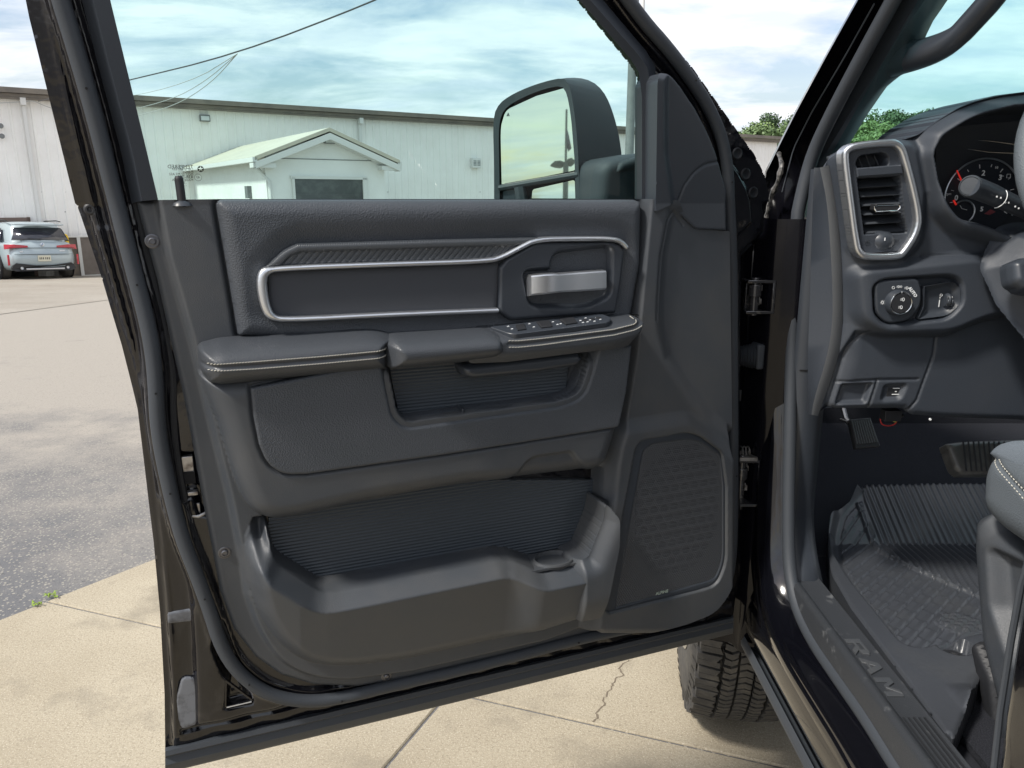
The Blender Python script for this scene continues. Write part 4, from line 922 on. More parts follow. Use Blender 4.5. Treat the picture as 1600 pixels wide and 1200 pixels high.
# dash top running to the windscreen
mb = MB()
a = [KF.W(x, y, w_) for x, y, w_ in [(1292, 250, -.05), (1320, 232, 0), (1430, 217, .0), (1462, 190, .0), (1510, 162, 0), (1560, 149, 0), (1640, 139, 0), (1900, 120, 0)]]
a = resample(smooth_path([tuple(p) for p in a], 2), 60)
b = [Vector((p.x + .10 * max(0, 1 - i / 20), 1.58, min(p.z, 1.475 + .0 * i))) for i, p in enumerate(a)]; md_ = [(p + q) / 2 + Vector((0, 0, .012)) for p, q in zip(a, b)]
mb.loft([a, md_, b]); mb.build('dash_top', m_pl2, dash, ang=60)
# air vent
vent = empty('air_vent', KF.W(1378, 315, .0), 0, truck)
def vprt(name, mb, m, **k): return mb.build(name, m, vent, KF.M, **k)
vo_ = [(1321, 244), (1324, 234), (1340, 227), (1395, 222), (1406, 226), (1414, 240), (1436, 325), (1436, 360), (1413, 396), (1404, 401), (1356, 402), (1344, 395), (1339, 384), (1328, 300)]
cl = smooth_path(KT(vo_, .024), 2, closed=True); cl.append(cl[0]); S_vb = sdl(cl, .0058)
relief('vent_bezel', KF, vent, S_vb, lambda U, V: .020 + .006 * rnd(S_vb(U, V), .005), m_chr, res=.0012, base=.0)
P_vi = sdp(KT([(1327, 240), (1342, 232), (1398, 228), (1410, 245), (1431, 325), (1431, 358), (1409, 392), (1357, 396), (1346, 385), (1335, 300)], .02))
P_vt = sdp(KT([(1336, 256, 4), (1342, 244, 8), (1378, 239, 5), (1386, 245, 4), (1385, 259, 3), (1340, 262, 3)], .01)); P_vm = sdp(KT([(1339, 280), (1404, 276), (1410, 340), (1414, 363), (1350, 365), (1344, 320)], .01))
def H_vi(U, V):
    W = .014 + 0 * U; W = lay(W, P_vt(U, V), -.03, .003); W = lay(W, P_vm(U, V), -.045, .003); return W
relief('vent_housing', KF, vent, P_vi, H_vi, m_pl2, res=.0014, base=-.0)
mb = MB(); q = KT([(1336, 263), (1407, 257), (1410, 272), (1338, 277)], .016); mb.prism(q[::-1], .0, .021, ins=.002); vprt('vent_bar', mb, m_pl2, ang=30)
for i in range(6):
    t = i / 5; y0 = 286 + 14.2 * i
    A_ = KF.p(1340 + 10 * t, y0 + 3, -.002); B_ = KF.p(1406 + 9 * t, y0 - 1, -.002)
    mb = MB(); mb.loft([[A_ + Vector((0, -.0045, .008)), B_ + Vector((0, -.0045, .008))], [A_ + Vector((0, -.0055, .007)), B_ + Vector((0, -.0055, .007))], [A_ + Vector((0, .006, -.014)), B_ + Vector((0, .006, -.014))], [A_ + Vector((0, .007, -.014)), B_ + Vector((0, .007, -.014))], [A_ + Vector((0, -.0045, .008)), B_ + Vector((0, -.0045, .008))]]); vprt('vent_slat', mb, m_sealr, smooth=False)
for i in range(4):
    A_ = KF.p(1340 + 13 * i, 243, -.006); B_ = KF.p(1348 + 13 * i, 262, -.006); mb = MB(); mb.tube([A_, B_], .0011, 5); vprt('vent_fin', mb, m_sealr)
mb = MB(); q = KF.p(1382, 324, .012); mb.box(q, (.040, .010, .022)); tb = vprt('vent_tab', mb, m_rubd, bevel=.002)
mb = MB(); P = [q + Vector((a, b, .011)) for a, b in ((-.021, -.003), (-.018, -.0065), (.016, -.0055), (.020, -.001), (.019, .003), (.016, .0045), (-.017, .0035), (-.021, .001))]; mb.tube(P, .0013, 8, closed=True); mb.build('tab_rim', m_chr2, tb, KF.M)
mb = MB(); mb.lathe([(.012, -.016), (.0165, -.010), (.018, 0), (.0165, .010), (.012, .016)], KF.p(1377, 377, .0025), ax=(1, 0, 0), n=40); tw = vprt('thumbwheel', mb, m_plf)
mb = MB(); a, b = KF.uv(1385, 374, .026); mb.box((a, b, .0208), (.0016, .005, .0006)); mb.build('wheel_mark', m_white, tw, KF.M)
mb = MB()
for x in (1355, 1400):
    mb = MB(); a, b = KF.uv(x, 378 - (x - 1355) * .05, .016); mb.tube([(a - .003, b - .003, .0155), (a + .003, b - .003, .0155), (a + .003, b + .003, .0155), (a - .003, b + .003, .0155)], .0004, 4, closed=True); mb.box((a, b, .0155), (.004, .0007, .0004)); mb.box((a, b + .0015, .0155), (.004, .0007, .0004)); vprt('vent_symbol', mb, m_sealr, smooth=False)
# headlight switch and dimmer
sw = empty('headlight_switch', KF.W(1410, 472, 0), 0, truck)
P_sp2 = KT([(1367, 446, 6), (1378, 438, 12), (1436, 434, 10), (1441, 452), (1441, 478, 14), (1420, 502, 10), (1386, 507, 12), (1369, 490, 10)], .018); S2 = sdp(P_sp2)
relief('switch_panel', KF, sw, S2, lambda U, V: .012 + .005 * rnd(S2(U, V), .004), m_plf, res=.0014, base=.0)
P_dp = KT([(1442, 447), (1486, 439, 10), (1497, 448, 6), (1498, 474, 8), (1478, 492, 8), (1432, 498), (1441, 478)], .008); S3 = sdp(P_dp)
relief('dimmer_panel', KF, sw, S3, lambda U, V: .004 + .010 * (1 - par(S3(U, V), .012)), m_plf, res=.0014, base=.0)
c1, c2 = KF.p(1403, 473, .016), KF.p(1408, 473, .030); c1.y = c2.y = (c1.y + c2.y) / 2; c2.x -= .0
mb = MB(); mb.lathe([(.0215, 0), (.0205, .010), (.0180, .014)], (c2.x - .0005, c2.y, .016), n=48); kn = mb.build('rotary_knob', m_plf, sw, KF.M)
mb = MB(); mb.tube([(c2.x + .0175 * cos(t), c2.y + .0175 * sin(t), .0305) for t in np.linspace(0, 2 * pi, 49)[:-1]], .0011, 8, closed=True); mb.build('knob_ring', m_chr2, kn, KF.M)
mb = MB(); mb.lathe([(.0163, .0295), (.0160, .0312)], (c2.x, c2.y, 0), n=48); mb.box((c2.x, c2.y, .0312), (.0315, .0006, .0004)); mb.build('fog_lamp_button', m_rubd, kn, KF.M)
mb = MB(); cc = Vector((c2.x, c2.y, .0316))
def lamp_sym(o, s, ext=True):
    mb.tube([o + Vector((s * .6 * cos(t) * (1 if cos(t) > 0 else .5), s * .8 * sin(t), 0)) for t in np.linspace(0, 2 * pi, 17)[:-1]], s * .13, 4, closed=True)
    for k in (-.45, 0, .45): mb.box(o + Vector((-s * .95, s * k, 0)), (s * .7, s * .16, .0004))
lamp_sym(cc + Vector((.002, .0065, 0)), .0034); lamp_sym(cc + Vector((.0, -.0065, 0)), .0034)
mb.box(cc + Vector((-.001, .0175, -.001)), (.0016, .0035, .0006)); mb.build('knob_symbol', m_white, kn, KF.M, smooth=False)
mb = MB()
def ar_(x, y): return KF.p(x, y, .0175)
o = ar_(1396, 449.5); mb.tube([o + Vector((.0022 * cos(t), .0022 * sin(t), 0)) for t in np.linspace(.9, 2 * pi + .2, 12)], .0004, 4)
lamp_sym(ar_(1404, 448), .0024); lamp_sym(ar_(1408, 448), .0022); lamp_sym(ar_(1417, 450), .003)
text_into(mb, 'AUTO', .0075, ar_(1426, 456.5), (cos(-.85), sin(-.85), 0), (-sin(-.85), cos(-.85), 0), bold=.0002)
o = ar_(1379, 472.5); mb.tube([o + Vector((.0018 * cos(t), .0018 * sin(t), 0)) for t in np.linspace(0, 2 * pi, 12)[:-1]], .0005, 4, closed=True)
for k in range(8): mb.box(o + Vector((.0034 * cos(k * pi / 4), .0034 * sin(k * pi / 4), 0)), (.0008, .0008, .0004))
o = KF.p(1467.5, 474, .0055); mb.box(o, (.0014, .012, .0005)); mb.box(o + Vector((.0001, .0095, 0)), (.0018, .0018, .0005)); mb.tube([o + Vector((.0015 + .002 * cos(t), .014 + .002 * sin(t), 0)) for t in np.linspace(0, 2 * pi, 12)[:-1]], .0004, 4, closed=True)
mb.build('switch_symbol', m_white, sw, KF.M, smooth=False)
mb = MB(); mb.lathe([(.007, -.005), (.0105, -.0045), (.0125, 0), (.0105, .0045), (.007, .005)], KF.p(1479, 469, .004), ax=(1, 0, 0), n=32); dw = mb.build('dimmer_wheel', m_plf, sw, KF.M)
mb = MB(); o = KF.p(1479, 469, .005)
for k in (-.0038, .0038): mb.tube([o + Vector((k, sin(t) * .0118, cos(t) * .0118)) for t in np.linspace(-.75, .75, 12)], .0006, 5)
mb.build('wheel_edge', m_chr2, dw, KF.M)
mb = MB(); a, b = KF.uv(1400, 612, -.018)
for dv, ww in ((.006, .012), (.0, .003), (-.005, .013)): mb.box((a, b + dv, -.0185), (ww, .0014, .0006))
mb.build('release_symbol', m_white, dash, KF.M, smooth=False)
mb = MB(); a, b = KF.uv(1398, 614, -.02); mb.box((a, b, -.0215), (.03, .022, .004)); mb.build('release_button', m_rubd, dash, KF.M, bevel=.002)
mb = MB(); mb.lathe([(.0022, 0), (.002, .002)], KF.p(1453, 655, -.008), n=10); mb.build('trim_clip', m_white, dash, KF.M)
# instrument cluster
clu = empty('instrument_cluster', KF.W(1540, 280, -.08), 0, truck)
wz = -.078
mb = MB(); mb.prism(KT([(1462, 215), (1520, 180), (1900, 140), (1900, 400), (1600, 400), (1462, 340)], wz)[::-1], wz - .01, wz); mb.build('dial_board', m_gface, clu, KF.M, smooth=False)
gcx = KF.p(1531, 308, wz); R = abs(KF.p(1473, 308, wz).x - gcx.x)
Ry = R * .98
cc = Vector((gcx.x, gcx.y, wz + .002))
mb = MB(); mb.tube([cc + Vector((R * cos(t), R * sin(t), .004)) for t in np.linspace(-.5, pi + .35, 48)], .0016, 8); mb.build('dial_ring', m_ring, clu, KF.M)
mb = MB(); mb.lathe([(R * .97, 0), (R * .96, .002), (R * .5, .002)], (cc.x, cc.y, wz), n=48); mb.build('tachometer_dial', mat('dial_black', (.016, .02, .028), .4), clu, KF.M)
mb = MB()
def on_dial(t, r, z=.0035): return cc + Vector((cos(t) * R * r, sin(t) * R * r, z - .002 + .002))
for k in range(11):
    t = radians(190 - k * 22); L_ = .10 if k % 2 == 0 else .07
    a, b = on_dial(t, .86), on_dial(t, .86 - L_); mb.tube([a, b], .0007 if k % 2 == 0 else .0005, 4)
for s_, t, r in (('0', 182, .68), ('1', 138, .66), ('2', 94, .62), ('3', 50, .66), ('4', 8, .66)):
    if s_ != '1': text_into(mb, s_, .0125, on_dial(radians(t), r), (1, 0, 0), (0, 1, 0), bold=.0003)
for dx_, s_ in ((1500, 'rpm'),): text_into(mb, s_, .006, KF.p(1482, 303, wz + .004), (1, 0, 0), (0, 1, 0))
text_into(mb, '5', .011, KF.p(1534, 327, wz + .004), (1, 0, 0), (0, 1, 0), bold=.0004)
text_into(mb, '10', .006, KF.p(1557, 262, wz + .004), (1, 0, 0), (0, 1, 0)); o = KF.p(1576, 275, wz + .004); mb.tube([o + Vector((a, b, 0)) for a, b in ((-.003, -.003), (.003, -.003), (.003, .003), (-.003, .003))], .0005, 4, closed=True); mb.box(KF.p(1565, 275, wz + .004), (.008, .0008, .0004))
mb.build('dial_marking', m_white, clu, KF.M, smooth=False)
mb = MB(); a = KF.p(1495, 266, wz + .010); b = KF.p(1509, 297, wz + .010); mb.tube([a, b], [.0010, .0019], 6); mb.build('needle', m_red, clu, KF.M)
mb = MB(); o = KF.p(1504, 331, wz + .004); r = R * .30; mb.tube([o + Vector((r * cos(t), r * sin(t), .002)) for t in np.linspace(-.9, 2.3, 24)], .0016, 7); mb.build('small_dial_ring', m_ring, clu, KF.M)
mb = MB(); mb.tube([KF.p(1490, 313, wz + .006), KF.p(1494, 320, wz + .006)], .0016, 6); mb.build('small_needle', m_red, clu, KF.M)
mb = MB(); mb.tube([KF.p(x, y, wz + .005) for x, y in ((1500, 321), (1503, 326), (1511, 328))], .0006, 4); mb.build('small_dial_mark', m_white, clu, KF.M)
mb = MB(); q = KT([(1538, 334), (1548, 327), (1556, 331), (1546, 336)], wz + .003); mb.prism(q[::-1], wz, wz + .003); mb.build('redline_band', mat('redline', (.22, .05, .06), .5), clu, KF.M, smooth=False)
for pts in ([(1528, 219), (1550, 221), (1584, 226)], [(1512, 233), (1545, 238), (1584, 240)]):
    mb = MB(); mb.tube([KF.p(x, y, -.02) for x, y in pts], [.0004, .0008, .0014], 6); mb.build('cluster_accent', m_chr2, clu, KF.M)
# stalk, column shroud, steering wheel
mb = MB(); A_ = KF.W(1516, 291, .07); B_ = KF.W(1548, 303, .045); C_ = KF.W(1610, 332, .02); ax_ = (A_ - B_).normalized()
pth = [A_, A_.lerp(B_, .15), B_, B_.lerp(C_, .5), C_]; mb.tube(pth, [.0150, .0165, .0160, .0145, .013], 28); stk = mb.build('turn_signal_stalk', m_plf, truck)
face = (CAM - A_).normalized(); f2 = (face * .75 + ax_ * .6).normalized()
mb = MB(); mb.lathe([(.0165, -.008), (.0172, -.002), (.0162, .001), (.0145, .0022), (.0136, .0012), (.0132, .0025), (.001, .003)], A_, ax=f2, n=40); mb.build('stalk_button', m_sealr, stk)
mb = MB()
sU = (C_ - A_).normalized(); sV = (face - sU * face.dot(sU)).normalized(); sW = sU.cross(sV)
for t, k in ((.30, -.4), (.36, -.6), (.46, .3), (.50, -.1), (.62, .2), (.68, .3)):
    c = A_.lerp(C_, t) + sV * .0152 + sW * .004 * k; mb.box(c, (.0018, .0012, .0026))
P = [A_.lerp(C_, .44) + (sV * cos(t) + sW * sin(t)) * .0158 for t in np.linspace(-1.2, 1.2, 14)]; mb.tube(P, .0007, 5)
mb.build('stalk_marking', m_white, stk, smooth=False)
WF = Frame((.9, 1.17, 1.2), (1, 0, 0), (0, .36, .93))
P_cs = WF.tr([(1548, 412, 8), (1556, 385), (1575, 345, 8), (1600, 338), (1900, 330), (1900, 700), (1650, 560), (1600, 500), (1575, 470, 10), (1562, 440)], 0); S_cs = sdp(P_cs)
l_cs = sdl(WF.tr([(1550, 405), (1600, 362), (1700, 300)], .03, closed=False))
shr = relief('column_shroud', WF, truck, S_cs, lambda U, V: -.03 + .05 * sst(-S_cs(U, V) / .06) - .003 * np.exp(-(l_cs(U, V) / .002) ** 2), m_pl2, res=.003, base=-.031)
P_lv = WF.tr([(1580, 408, 8), (1600, 400), (1700, 400), (1700, 470), (1600, 452), (1584, 440, 6)], .05); S_lv = sdp(P_lv)
relief('tilt_lever', WF, truck, S_lv, lambda U, V: .035 + .02 * rnd(S_lv(U, V), .012), m_plf, res=.002, base=.02)
# steering wheel: only the left edge of its rim is in view
wl = KF.W(1594, 262, .10); SWC = Vector((wl.x + .205, wl.y, wl.z)); nrm = Vector((0, -.93, .36)).normalized(); uu = Vector((1, 0, 0)); vv = nrm.cross(uu).normalized()
stw = empty('steering_wheel', SWC, 0, truck)
mb = MB(); mb.tube([SWC + uu * .195 * cos(t) + vv * .19 * sin(t) for t in np.linspace(0, 2 * pi, 65)[:-1]], .0165, 16, closed=True); mb.build('rim', m_seat2, stw)
mb = MB(); mb.lathe([(.085, -.03), (.08, .0), (.05, .012), (.0, .014)], SWC, ax=nrm, n=32, cap=False); mb.box(SWC, (.34, .03, .03)); mb.build('hub', m_plf, stw)
# ------------------------------------------------------------------ pedals, wiring
def pedal(name, pts, z_pts, wd, thick, nr, m):
    pass
QF = Frame((.75, 1.62, 1.0), (1, 0, 0), (0, .55, .83))
q = QF.tr([(1327, 656), (1360, 653), (1375, 697), (1337, 701)]); 
mb = MB(); qq = q[::-1]; mb.prism(qq, -.012, .002, ins=.0015); 
pb = mb.build('parking_brake_pedal', mat('pedal_plate', (.06, .062, .066), .4), truck, QF.M, ang=30)
mb = MB(); U0, U1 = Vector(q[0]), Vector(q[1]); L0, L1 = Vector(q[3]), Vector(q[2])
for i in range(9):
    t = (i + .8) / 9.6; a = U0.lerp(U1, t).lerp(L0.lerp(L1, t), .06); b = U0.lerp(U1, t).lerp(L0.lerp(L1, t), .86); mb.tube([(a.x, a.y, .003), (b.x, b.y, .003)], .0018, 6)
mb.build('pedal_pad', mat('pedal_rubber', (.13, .135, .14), .4), pb, QF.M)
mb = MB(); mb.tube([QF.W(1336, 672, -.01), QF.W(1322, 655, -.04), QF.W(1318, 640, -.06)], .006, 8); mb.tube([QF.W(1325, 659, -.005), QF.W(1313, 655, -.02)], .003, 6); mb.build('pedal_arm', m_steel, pb)
q = QF.tr([(1478, 693, 4), (1500, 690), (1640, 684), (1640, 740), (1500, 741, 6), (1492, 730)], .06); S_bp = sdp(q)
sl0 = QF.uv(1500, 700, .06)
bpad = relief('brake_pedal', QF, truck, S_bp, lambda U, V: .055 + .01 * rnd(S_bp(U, V), .012), mat('worn_rubber', (.10, .098, .092), .36, mott=(30, (.20, .195, .18), .45, .75)), res=.003, base=.03)
mb = MB()
for i in range(14):
    x = 1505 + 8 * i; a = QF.p(x, 690, .067); b = QF.p(x + 5, 736, .067); mb.tube([a, b], .0018, 6)
mb.build('pedal_pad', m_rubd, bpad, QF.M)
mb = MB(); mb.tube(smooth_path([tuple(KF.W(x, y, -.06)) for x, y in [(1378, 645), (1375, 655), (1378, 664), (1390, 666), (1400, 662), (1403, 652)]], 2), .0012, 6)
wr = mb.build('red_wire', mat('red_insulation', (.45, .03, .03), .5), truck)
mb = MB(); mb.tube(smooth_path([tuple(KF.W(x, y, -.06)) for x, y in [(1386, 652), (1392, 656), (1400, 660), (1402, 655)]], 2), .0012, 6); mb.build('yellow_wire', mat('yellow_insulation', (.45, .42, .08), .5), truck)
mb = MB(); mb.box(KF.W(1392, 648, -.05), (.03, .02, .02)); mb.tube([KF.W(1383, 642, -.06), KF.W(1400, 655, -.07), KF.W(1410, 648, -.06)], .004, 6); mb.build('wire_connector', m_rubd, truck, bevel=.002)
# ------------------------------------------------------------------ seat
EF = Frame((.745, .9, 1.0), (0, -1, 0), (0, 0, 1))
seat = empty('driver_seat', (1.05, .75, .70), 0, truck)
P_cu = EF.tr([(1533, 780), (1535, 735, 14), (1546, 706, 14), (1572, 695, 14), (1610, 702), (1760, 780), (1860, 1000), (1700, 960), (1600, 858, 10), (1560, 830, 20), (1540, 806, 10)], .03); S_cu = sdp(P_cu)
s_l1 = EF.tr([(1546, 712), (1560, 722), (1580, 740), (1602, 762), (1680, 850)], .04, closed=False); s_l2 = EF.tr([(1541, 716), (1556, 728), (1576, 747), (1600, 773), (1670, 860)], .04, closed=False); S_m = sdl(EF.tr([(1543, 714), (1558, 725), (1578, 743), (1601, 767), (1680, 856)], .04, closed=False))
def H_cu(U, V): return .0 + .045 * rnd(S_cu(U, V), .05) - .004 * np.exp(-(S_m(U, V) / .004) ** 2)
cu_ = relief('cushion_bolster', EF, seat, S_cu, H_cu, m_seat2, res=.003, base=-.48)
def stitch_e(line):
    mb = MB(); P = resample([(a, b, 0) for a, b in line], 61); A = np.array([[p.x for p in P]]); B = np.array([[p.y for p in P]]); Wz = H_cu(A, B)[0] + .001
    for i in range(0, 59, 2): mb.tube([(P[i].x, P[i].y, Wz[i]), (P[i + 1].x, P[i + 1].y, Wz[i + 1])], .0007, 5)
    mb.build('stitching', m_thread, seat, EF.M)
stitch_e(s_l1); stitch_e(s_l2)
P_ct = EF.tr([(1548, 709), (1560, 694, 14), (1580, 688, 14), (1640, 690), (1800, 760), (1700, 860), (1602, 760), (1580, 738), (1562, 722)], .02); S_ct = sdp(P_ct)
relief('cushion_cloth', EF, seat, S_ct, lambda U, V: .016 + .022 * rnd(S_ct(U, V), .04), m_seat, res=.003, base=-.46)
P_ss = EF.tr([(1523, 850, 10), (1526, 806, 10), (1545, 800), (1562, 826), (1602, 862), (1760, 980), (1760, 1400), (1590, 1400), (1560, 1100), (1535, 1000), (1528, 920)], .0); S_ss = sdp(P_ss)
P_sr = sdp(EF.tr([(1550, 860, 8), (1590, 880, 8), (1640, 930), (1640, 1100), (1580, 1020, 10), (1556, 950, 10)], .01))
relief('seat_side_trim', EF, seat, S_ss, lambda U, V: lay(-.02 + .035 * rnd(S_ss(U, V), .04), P_sr(U, V), -.012, .02), m_pl, res=.004, base=-.45)
P_sf = EF.tr([(1524, 1010, 6), (1533, 1000, 6), (1560, 1060), (1580, 1250), (1560, 1250), (1545, 1110)], -.01); S_sf2 = sdp(P_sf)
relief('seat_track_cover', EF, seat, S_sf2, lambda U, V: -.01 + .012 * rnd(S_sf2(U, V), .01), m_rubd, res=.004, base=-.1)
# ------------------------------------------------------------------ front wheel
wc = on_z(1150, 1130, 0); RW = .432; WC = Vector((wc.x - .004, wc.y + .16, RW))
wheel = empty('front_wheel', WC, 0, truck); YW = radians(-9)
WMx = Matrix.Translation(WC) @ Matrix.Rotation(YW, 4, 'Z') @ Matrix(((0, 0, -1, 0), (1, 0, 0, 0), (0, -1, 0, 0), (0, 0, 0, 1)))
# local z = outboard (-x), circle in local xy
wheel.matrix_local = WM[truck.name].inverted() @ (Matrix.Translation(WC)); WM[wheel.name] = Matrix.Translation(WC)
m_tyre = mat('tyre_rubber', (.050, .048, .045), .78, bump=[('noise', 160, .25, .002)], mott=(30, (.10, .092, .078), .45, .75)); m_tyre2 = mat('tyre_groove', (.012, .012, .012), .9)
hw = .125
mb = MB(); mb.lathe([(.245, -hw * .9), (.262, -hw), (.31, -hw - .006), (.36, -hw - .004), (.395, -hw + .004), (.408, -hw + .016), (.4095, 0), (.408, hw - .016), (.395, hw - .004), (.36, hw + .004), (.31, hw + .006), (.262, hw), (.245, hw * .9)], n=96, cap=False)
ty = mb.build('tyre', m_tyre, wheel, WMx)
mb = MB()
def tblock(poly, t0, r0=.405, r1=RW + .0015, sh=.0):
    n = len(poly); v = []
    for r_, k in ((r0, 1.03), (r1, 1.0)):
        cx_ = sum(p[0] for p in poly) / n; cy_ = sum(p[1] for p in poly) / n
        for s_, c in poly:
            s2, c2 = cx_ + (s_ - cx_) * k, cy_ + (c - cy_) * k; a = t0 + c2 / RW; rr = r_ - max(0, abs(s2) - .10) * .45
            v.append((rr * cos(a), rr * sin(a), s2))
    mb.add(v, [tuple(range(n, 2 * n))] + [(i, (i + 1) % n, n + (i + 1) % n, n + i) for i in range(n)])
NP = 62; pit = 2 * pi * RW / NP
for k in range(NP):
    t = 2 * pi * k / NP; j = .003 * ((k * 7) % 3 - 1)
    for sg_ in (1, -1):
        for q in range(2):   # shoulder lugs, split by a sipe
            c0 = pit * (q * .43 + .02); c1 = c0 + pit * .395
            e = .009 * (q) + j
            tblock([(sg_ * (.062 + e), c0), (sg_ * (.120 if k % 2 else .114), c0 + .003), (sg_ * (.120 if k % 2 else .114), c1 + .003), (sg_ * (.066 - e * .4), c1)][::sg_], t + (0 if sg_ > 0 else .5 * pit / RW))
        for q in range(2):
            c0 = pit * (q * .45 + .06); c1 = c0 + pit * .36
            tblock([(sg_ * .024, c0 + .004), (sg_ * .038, c0 - .004), (sg_ * (.056 - .004 * q), c0 + .002), (sg_ * (.054 + .004 * q), c1 + .002), (sg_ * .038, c1 - .004), (sg_ * .022, c1 + .004)][::sg_], t + (.3 if sg_ > 0 else .75) * pit / RW)
    tblock([(-.017, .002), (0, .008), (.017, .002), (.017, pit * .40), (0, pit * .40 + .006), (-.017, pit * .40)], t); tblock([(-.016, pit * .5), (0, pit * .5 + .006), (.017, pit * .5), (.016, pit * .9), (0, pit * .9 + .006), (-.017, pit * .9)], t)
for k in range(NP): 
    a = 2 * pi * k / NP
    for sg_ in (1, -1):
        v = []
        for r_, zz in ((.372, hw + .001), (.404, hw - .010)):
            for da in (0, .6 * pit / RW): v.append((r_ * cos(a + da), r_ * sin(a + da), sg_ * (zz + .004)))
        mb.add(v, [(0, 1, 3, 2)])
mb.build('tread', m_tyre, ty, WMx, smooth=False)
m_alloy = mat('machined_alloy', (.55, .56, .58), .28, .95)
mb = MB(); mb.lathe([(.225, -.10), (.225, .085), (.240, .105), (.252, .118), (.258, .126), (.252, .130), (.243, .122), (.232, .112)], n=72, cap=False)
for k in range(8):
    a = 2 * pi * k / 8; c, s_ = cos(a), sin(a)
    for o_ in (-.018, .018):
        P0 = Vector((c * .06 - s_ * o_ * .8, s_ * .06 + c * o_ * .8, .085)); P1 = Vector((c * .236 - s_ * o_ * 1.8, s_ * .236 + c * o_ * 1.8, .102)); mb.tube([P0, P1], [.016, .013], 6)
mb.lathe([(.085, .05), (.085, .085), (.06, .098), (.0, .10)], n=32, cap=False)
rim = mb.build('rim', m_alloy, wheel, WMx, ang=35)
mb = MB(); mb.lathe([(.20, -.02), (.20, .02), (.05, .03)], n=48); mb.build('brake_disc', m_steel, wheel, WMx)
mb = MB(); mb.loft([[(.52 + .0 * i, 1.56 + .1 * i, .62 - .02 * i) for i in range(4)], [(.80, 1.56 + .1 * i, .62 - .02 * i) for i in range(4)]]); mb.box((.66, 1.62, .60), (.30, .012, .16)); mb.build('wheel_arch_liner', m_rubd, truck, smooth=False)
mb = MB(); q = BF.W(1158, 985, 0), BF.W(1192, 1050, 0); mb.box((.50, 1.535, .585), (.03, .02, .12)); mb.build('mud_guard', m_rubd, truck, smooth=False, bevel=.003)
# ------------------------------------------------------------------ side mirror beyond the glass
o_ = DF.W(893, 215, -.20); nm = (DF.u * -.62 + DF.w * .78).normalized(); uM = Vector((0, 0, 1)).cross(nm).normalized()
XF = Frame(o_, uM, (0, 0, 1))
mir = empty('side_mirror', o_, 0, truck)
def ring(pts, w_, n=64): P = smooth_path([tuple(XF.p(x, y, w_)) for x, y in pts], 2, closed=True); P.append(P[0]); return resample(P, n + 1)[:-1]
fr0 = [(772, 345), (772, 250), (770, 190), (776, 165), (798, 148), (835, 132), (872, 122), (886, 123), (894, 150), (900, 195), (904, 250), (906, 345)]
fr1 = [(781, 345), (780, 250), (779, 196), (786, 172), (805, 158), (838, 143), (870, 134), (882, 136), (889, 160), (894, 200), (898, 250), (900, 345)]
bk1 = [(774, 345), (773, 250), (774, 190), (782, 165), (805, 146), (850, 128), (890, 120), (922, 124), (944, 142), (960, 180), (972, 235), (978, 345)]
bk2 = [(790, 345), (790, 250), (795, 200), (812, 175), (830, 160), (860, 145), (895, 136), (918, 142), (935, 160), (948, 190), (955, 240), (958, 345)]
bk1 = [(x, y) for x, y in bk1]
mb = MB(); mb.loft([ring(fr1, -.012), ring(fr1, .0), ring(fr0, .001), ring(fr0, -.012), ring(bk1, -.10), ring(bk2, -.14)], closed=True); mb.add(ring(bk2, -.14), [tuple(range(64))])
hs_ = mb.build('mirror_housing', m_mhouse, mir, XF.M, ang=50)
mb = MB(); mb.loft([ring(fr1, -.011), ring(fr1, -.0112)], closed=True); mb.add(ring(fr1, -.0115), [tuple(range(64))]); mb.build('mirror_back', m_void, mir, XF.M, smooth=False)
q = XF.tr([(784, 292, 4), (782, 200, 8), (790, 172, 10), (838, 150), (884, 137, 6), (892, 180), (899, 266, 4), (850, 276), (786, 287, 4)], -.006)
mb = MB(); mb.prism(q[::-1] if sdp(q) is None else q, -.0105, -.006); mb.build('mirror_glass', m_mirror, mir, XF.M, smooth=False)
q = XF.tr([(832, 296, 4), (898, 281, 4), (900, 345), (828, 345)], -.006); mb = MB(); mb.prism(q, -.0105, -.006); mb.build('spotter_mirror', m_mirror, mir, XF.M, smooth=False)
mb = MB(); A_, B_ = XF.p(780, 294, -.004), XF.p(903, 273, -.004); mb.tube([A_, B_], .0065, 8); mb.tube([XF.p(812, 292, -.006), XF.p(820, 345, -.006)], .012, 8); mb.build('mirror_divider', m_mhouse, mir, XF.M)
q = XF.tr([(786, 294), (812, 291), (818, 345), (784, 345)], -.005); mb = MB(); mb.prism(q, -.0105, -.0065); mb.build('marker_lens', m_plf, mir, XF.M, smooth=False)
mb = MB(); a = XF.p(794, 179, -.0058); mb.add([a + Vector((-.0035, -.003, 0)), a + Vector((.0035, -.003, 0)), a + Vector((0, .004, 0))], [(0, 1, 2)]); mb.build('warning_symbol', mat('grey_print', (.2, .2, .2), .5), mir, XF.M, smooth=False)
P_am = sdp(DF.tr([(925, 345), (930, 262, 20), (945, 248, 10), (1010, 238), (1010, 345)], -.12)); 
relief('mirror_arm', DF, mir, P_am, lambda U, V: -.13 + .03 * rnd(P_am(U, V), .02), m_mhouse, res=.004, base=-.25)
P_ac = sdp(DF.tr([(957, 272, 3), (962, 254, 8), (1010, 240), (1010, 261)], -.11)); relief('arm_cover', DF, mir, P_ac, lambda U, V: -.102 + .008 * rnd(P_ac(U, V), .01), m_mhouse, res=.003, base=-.14)
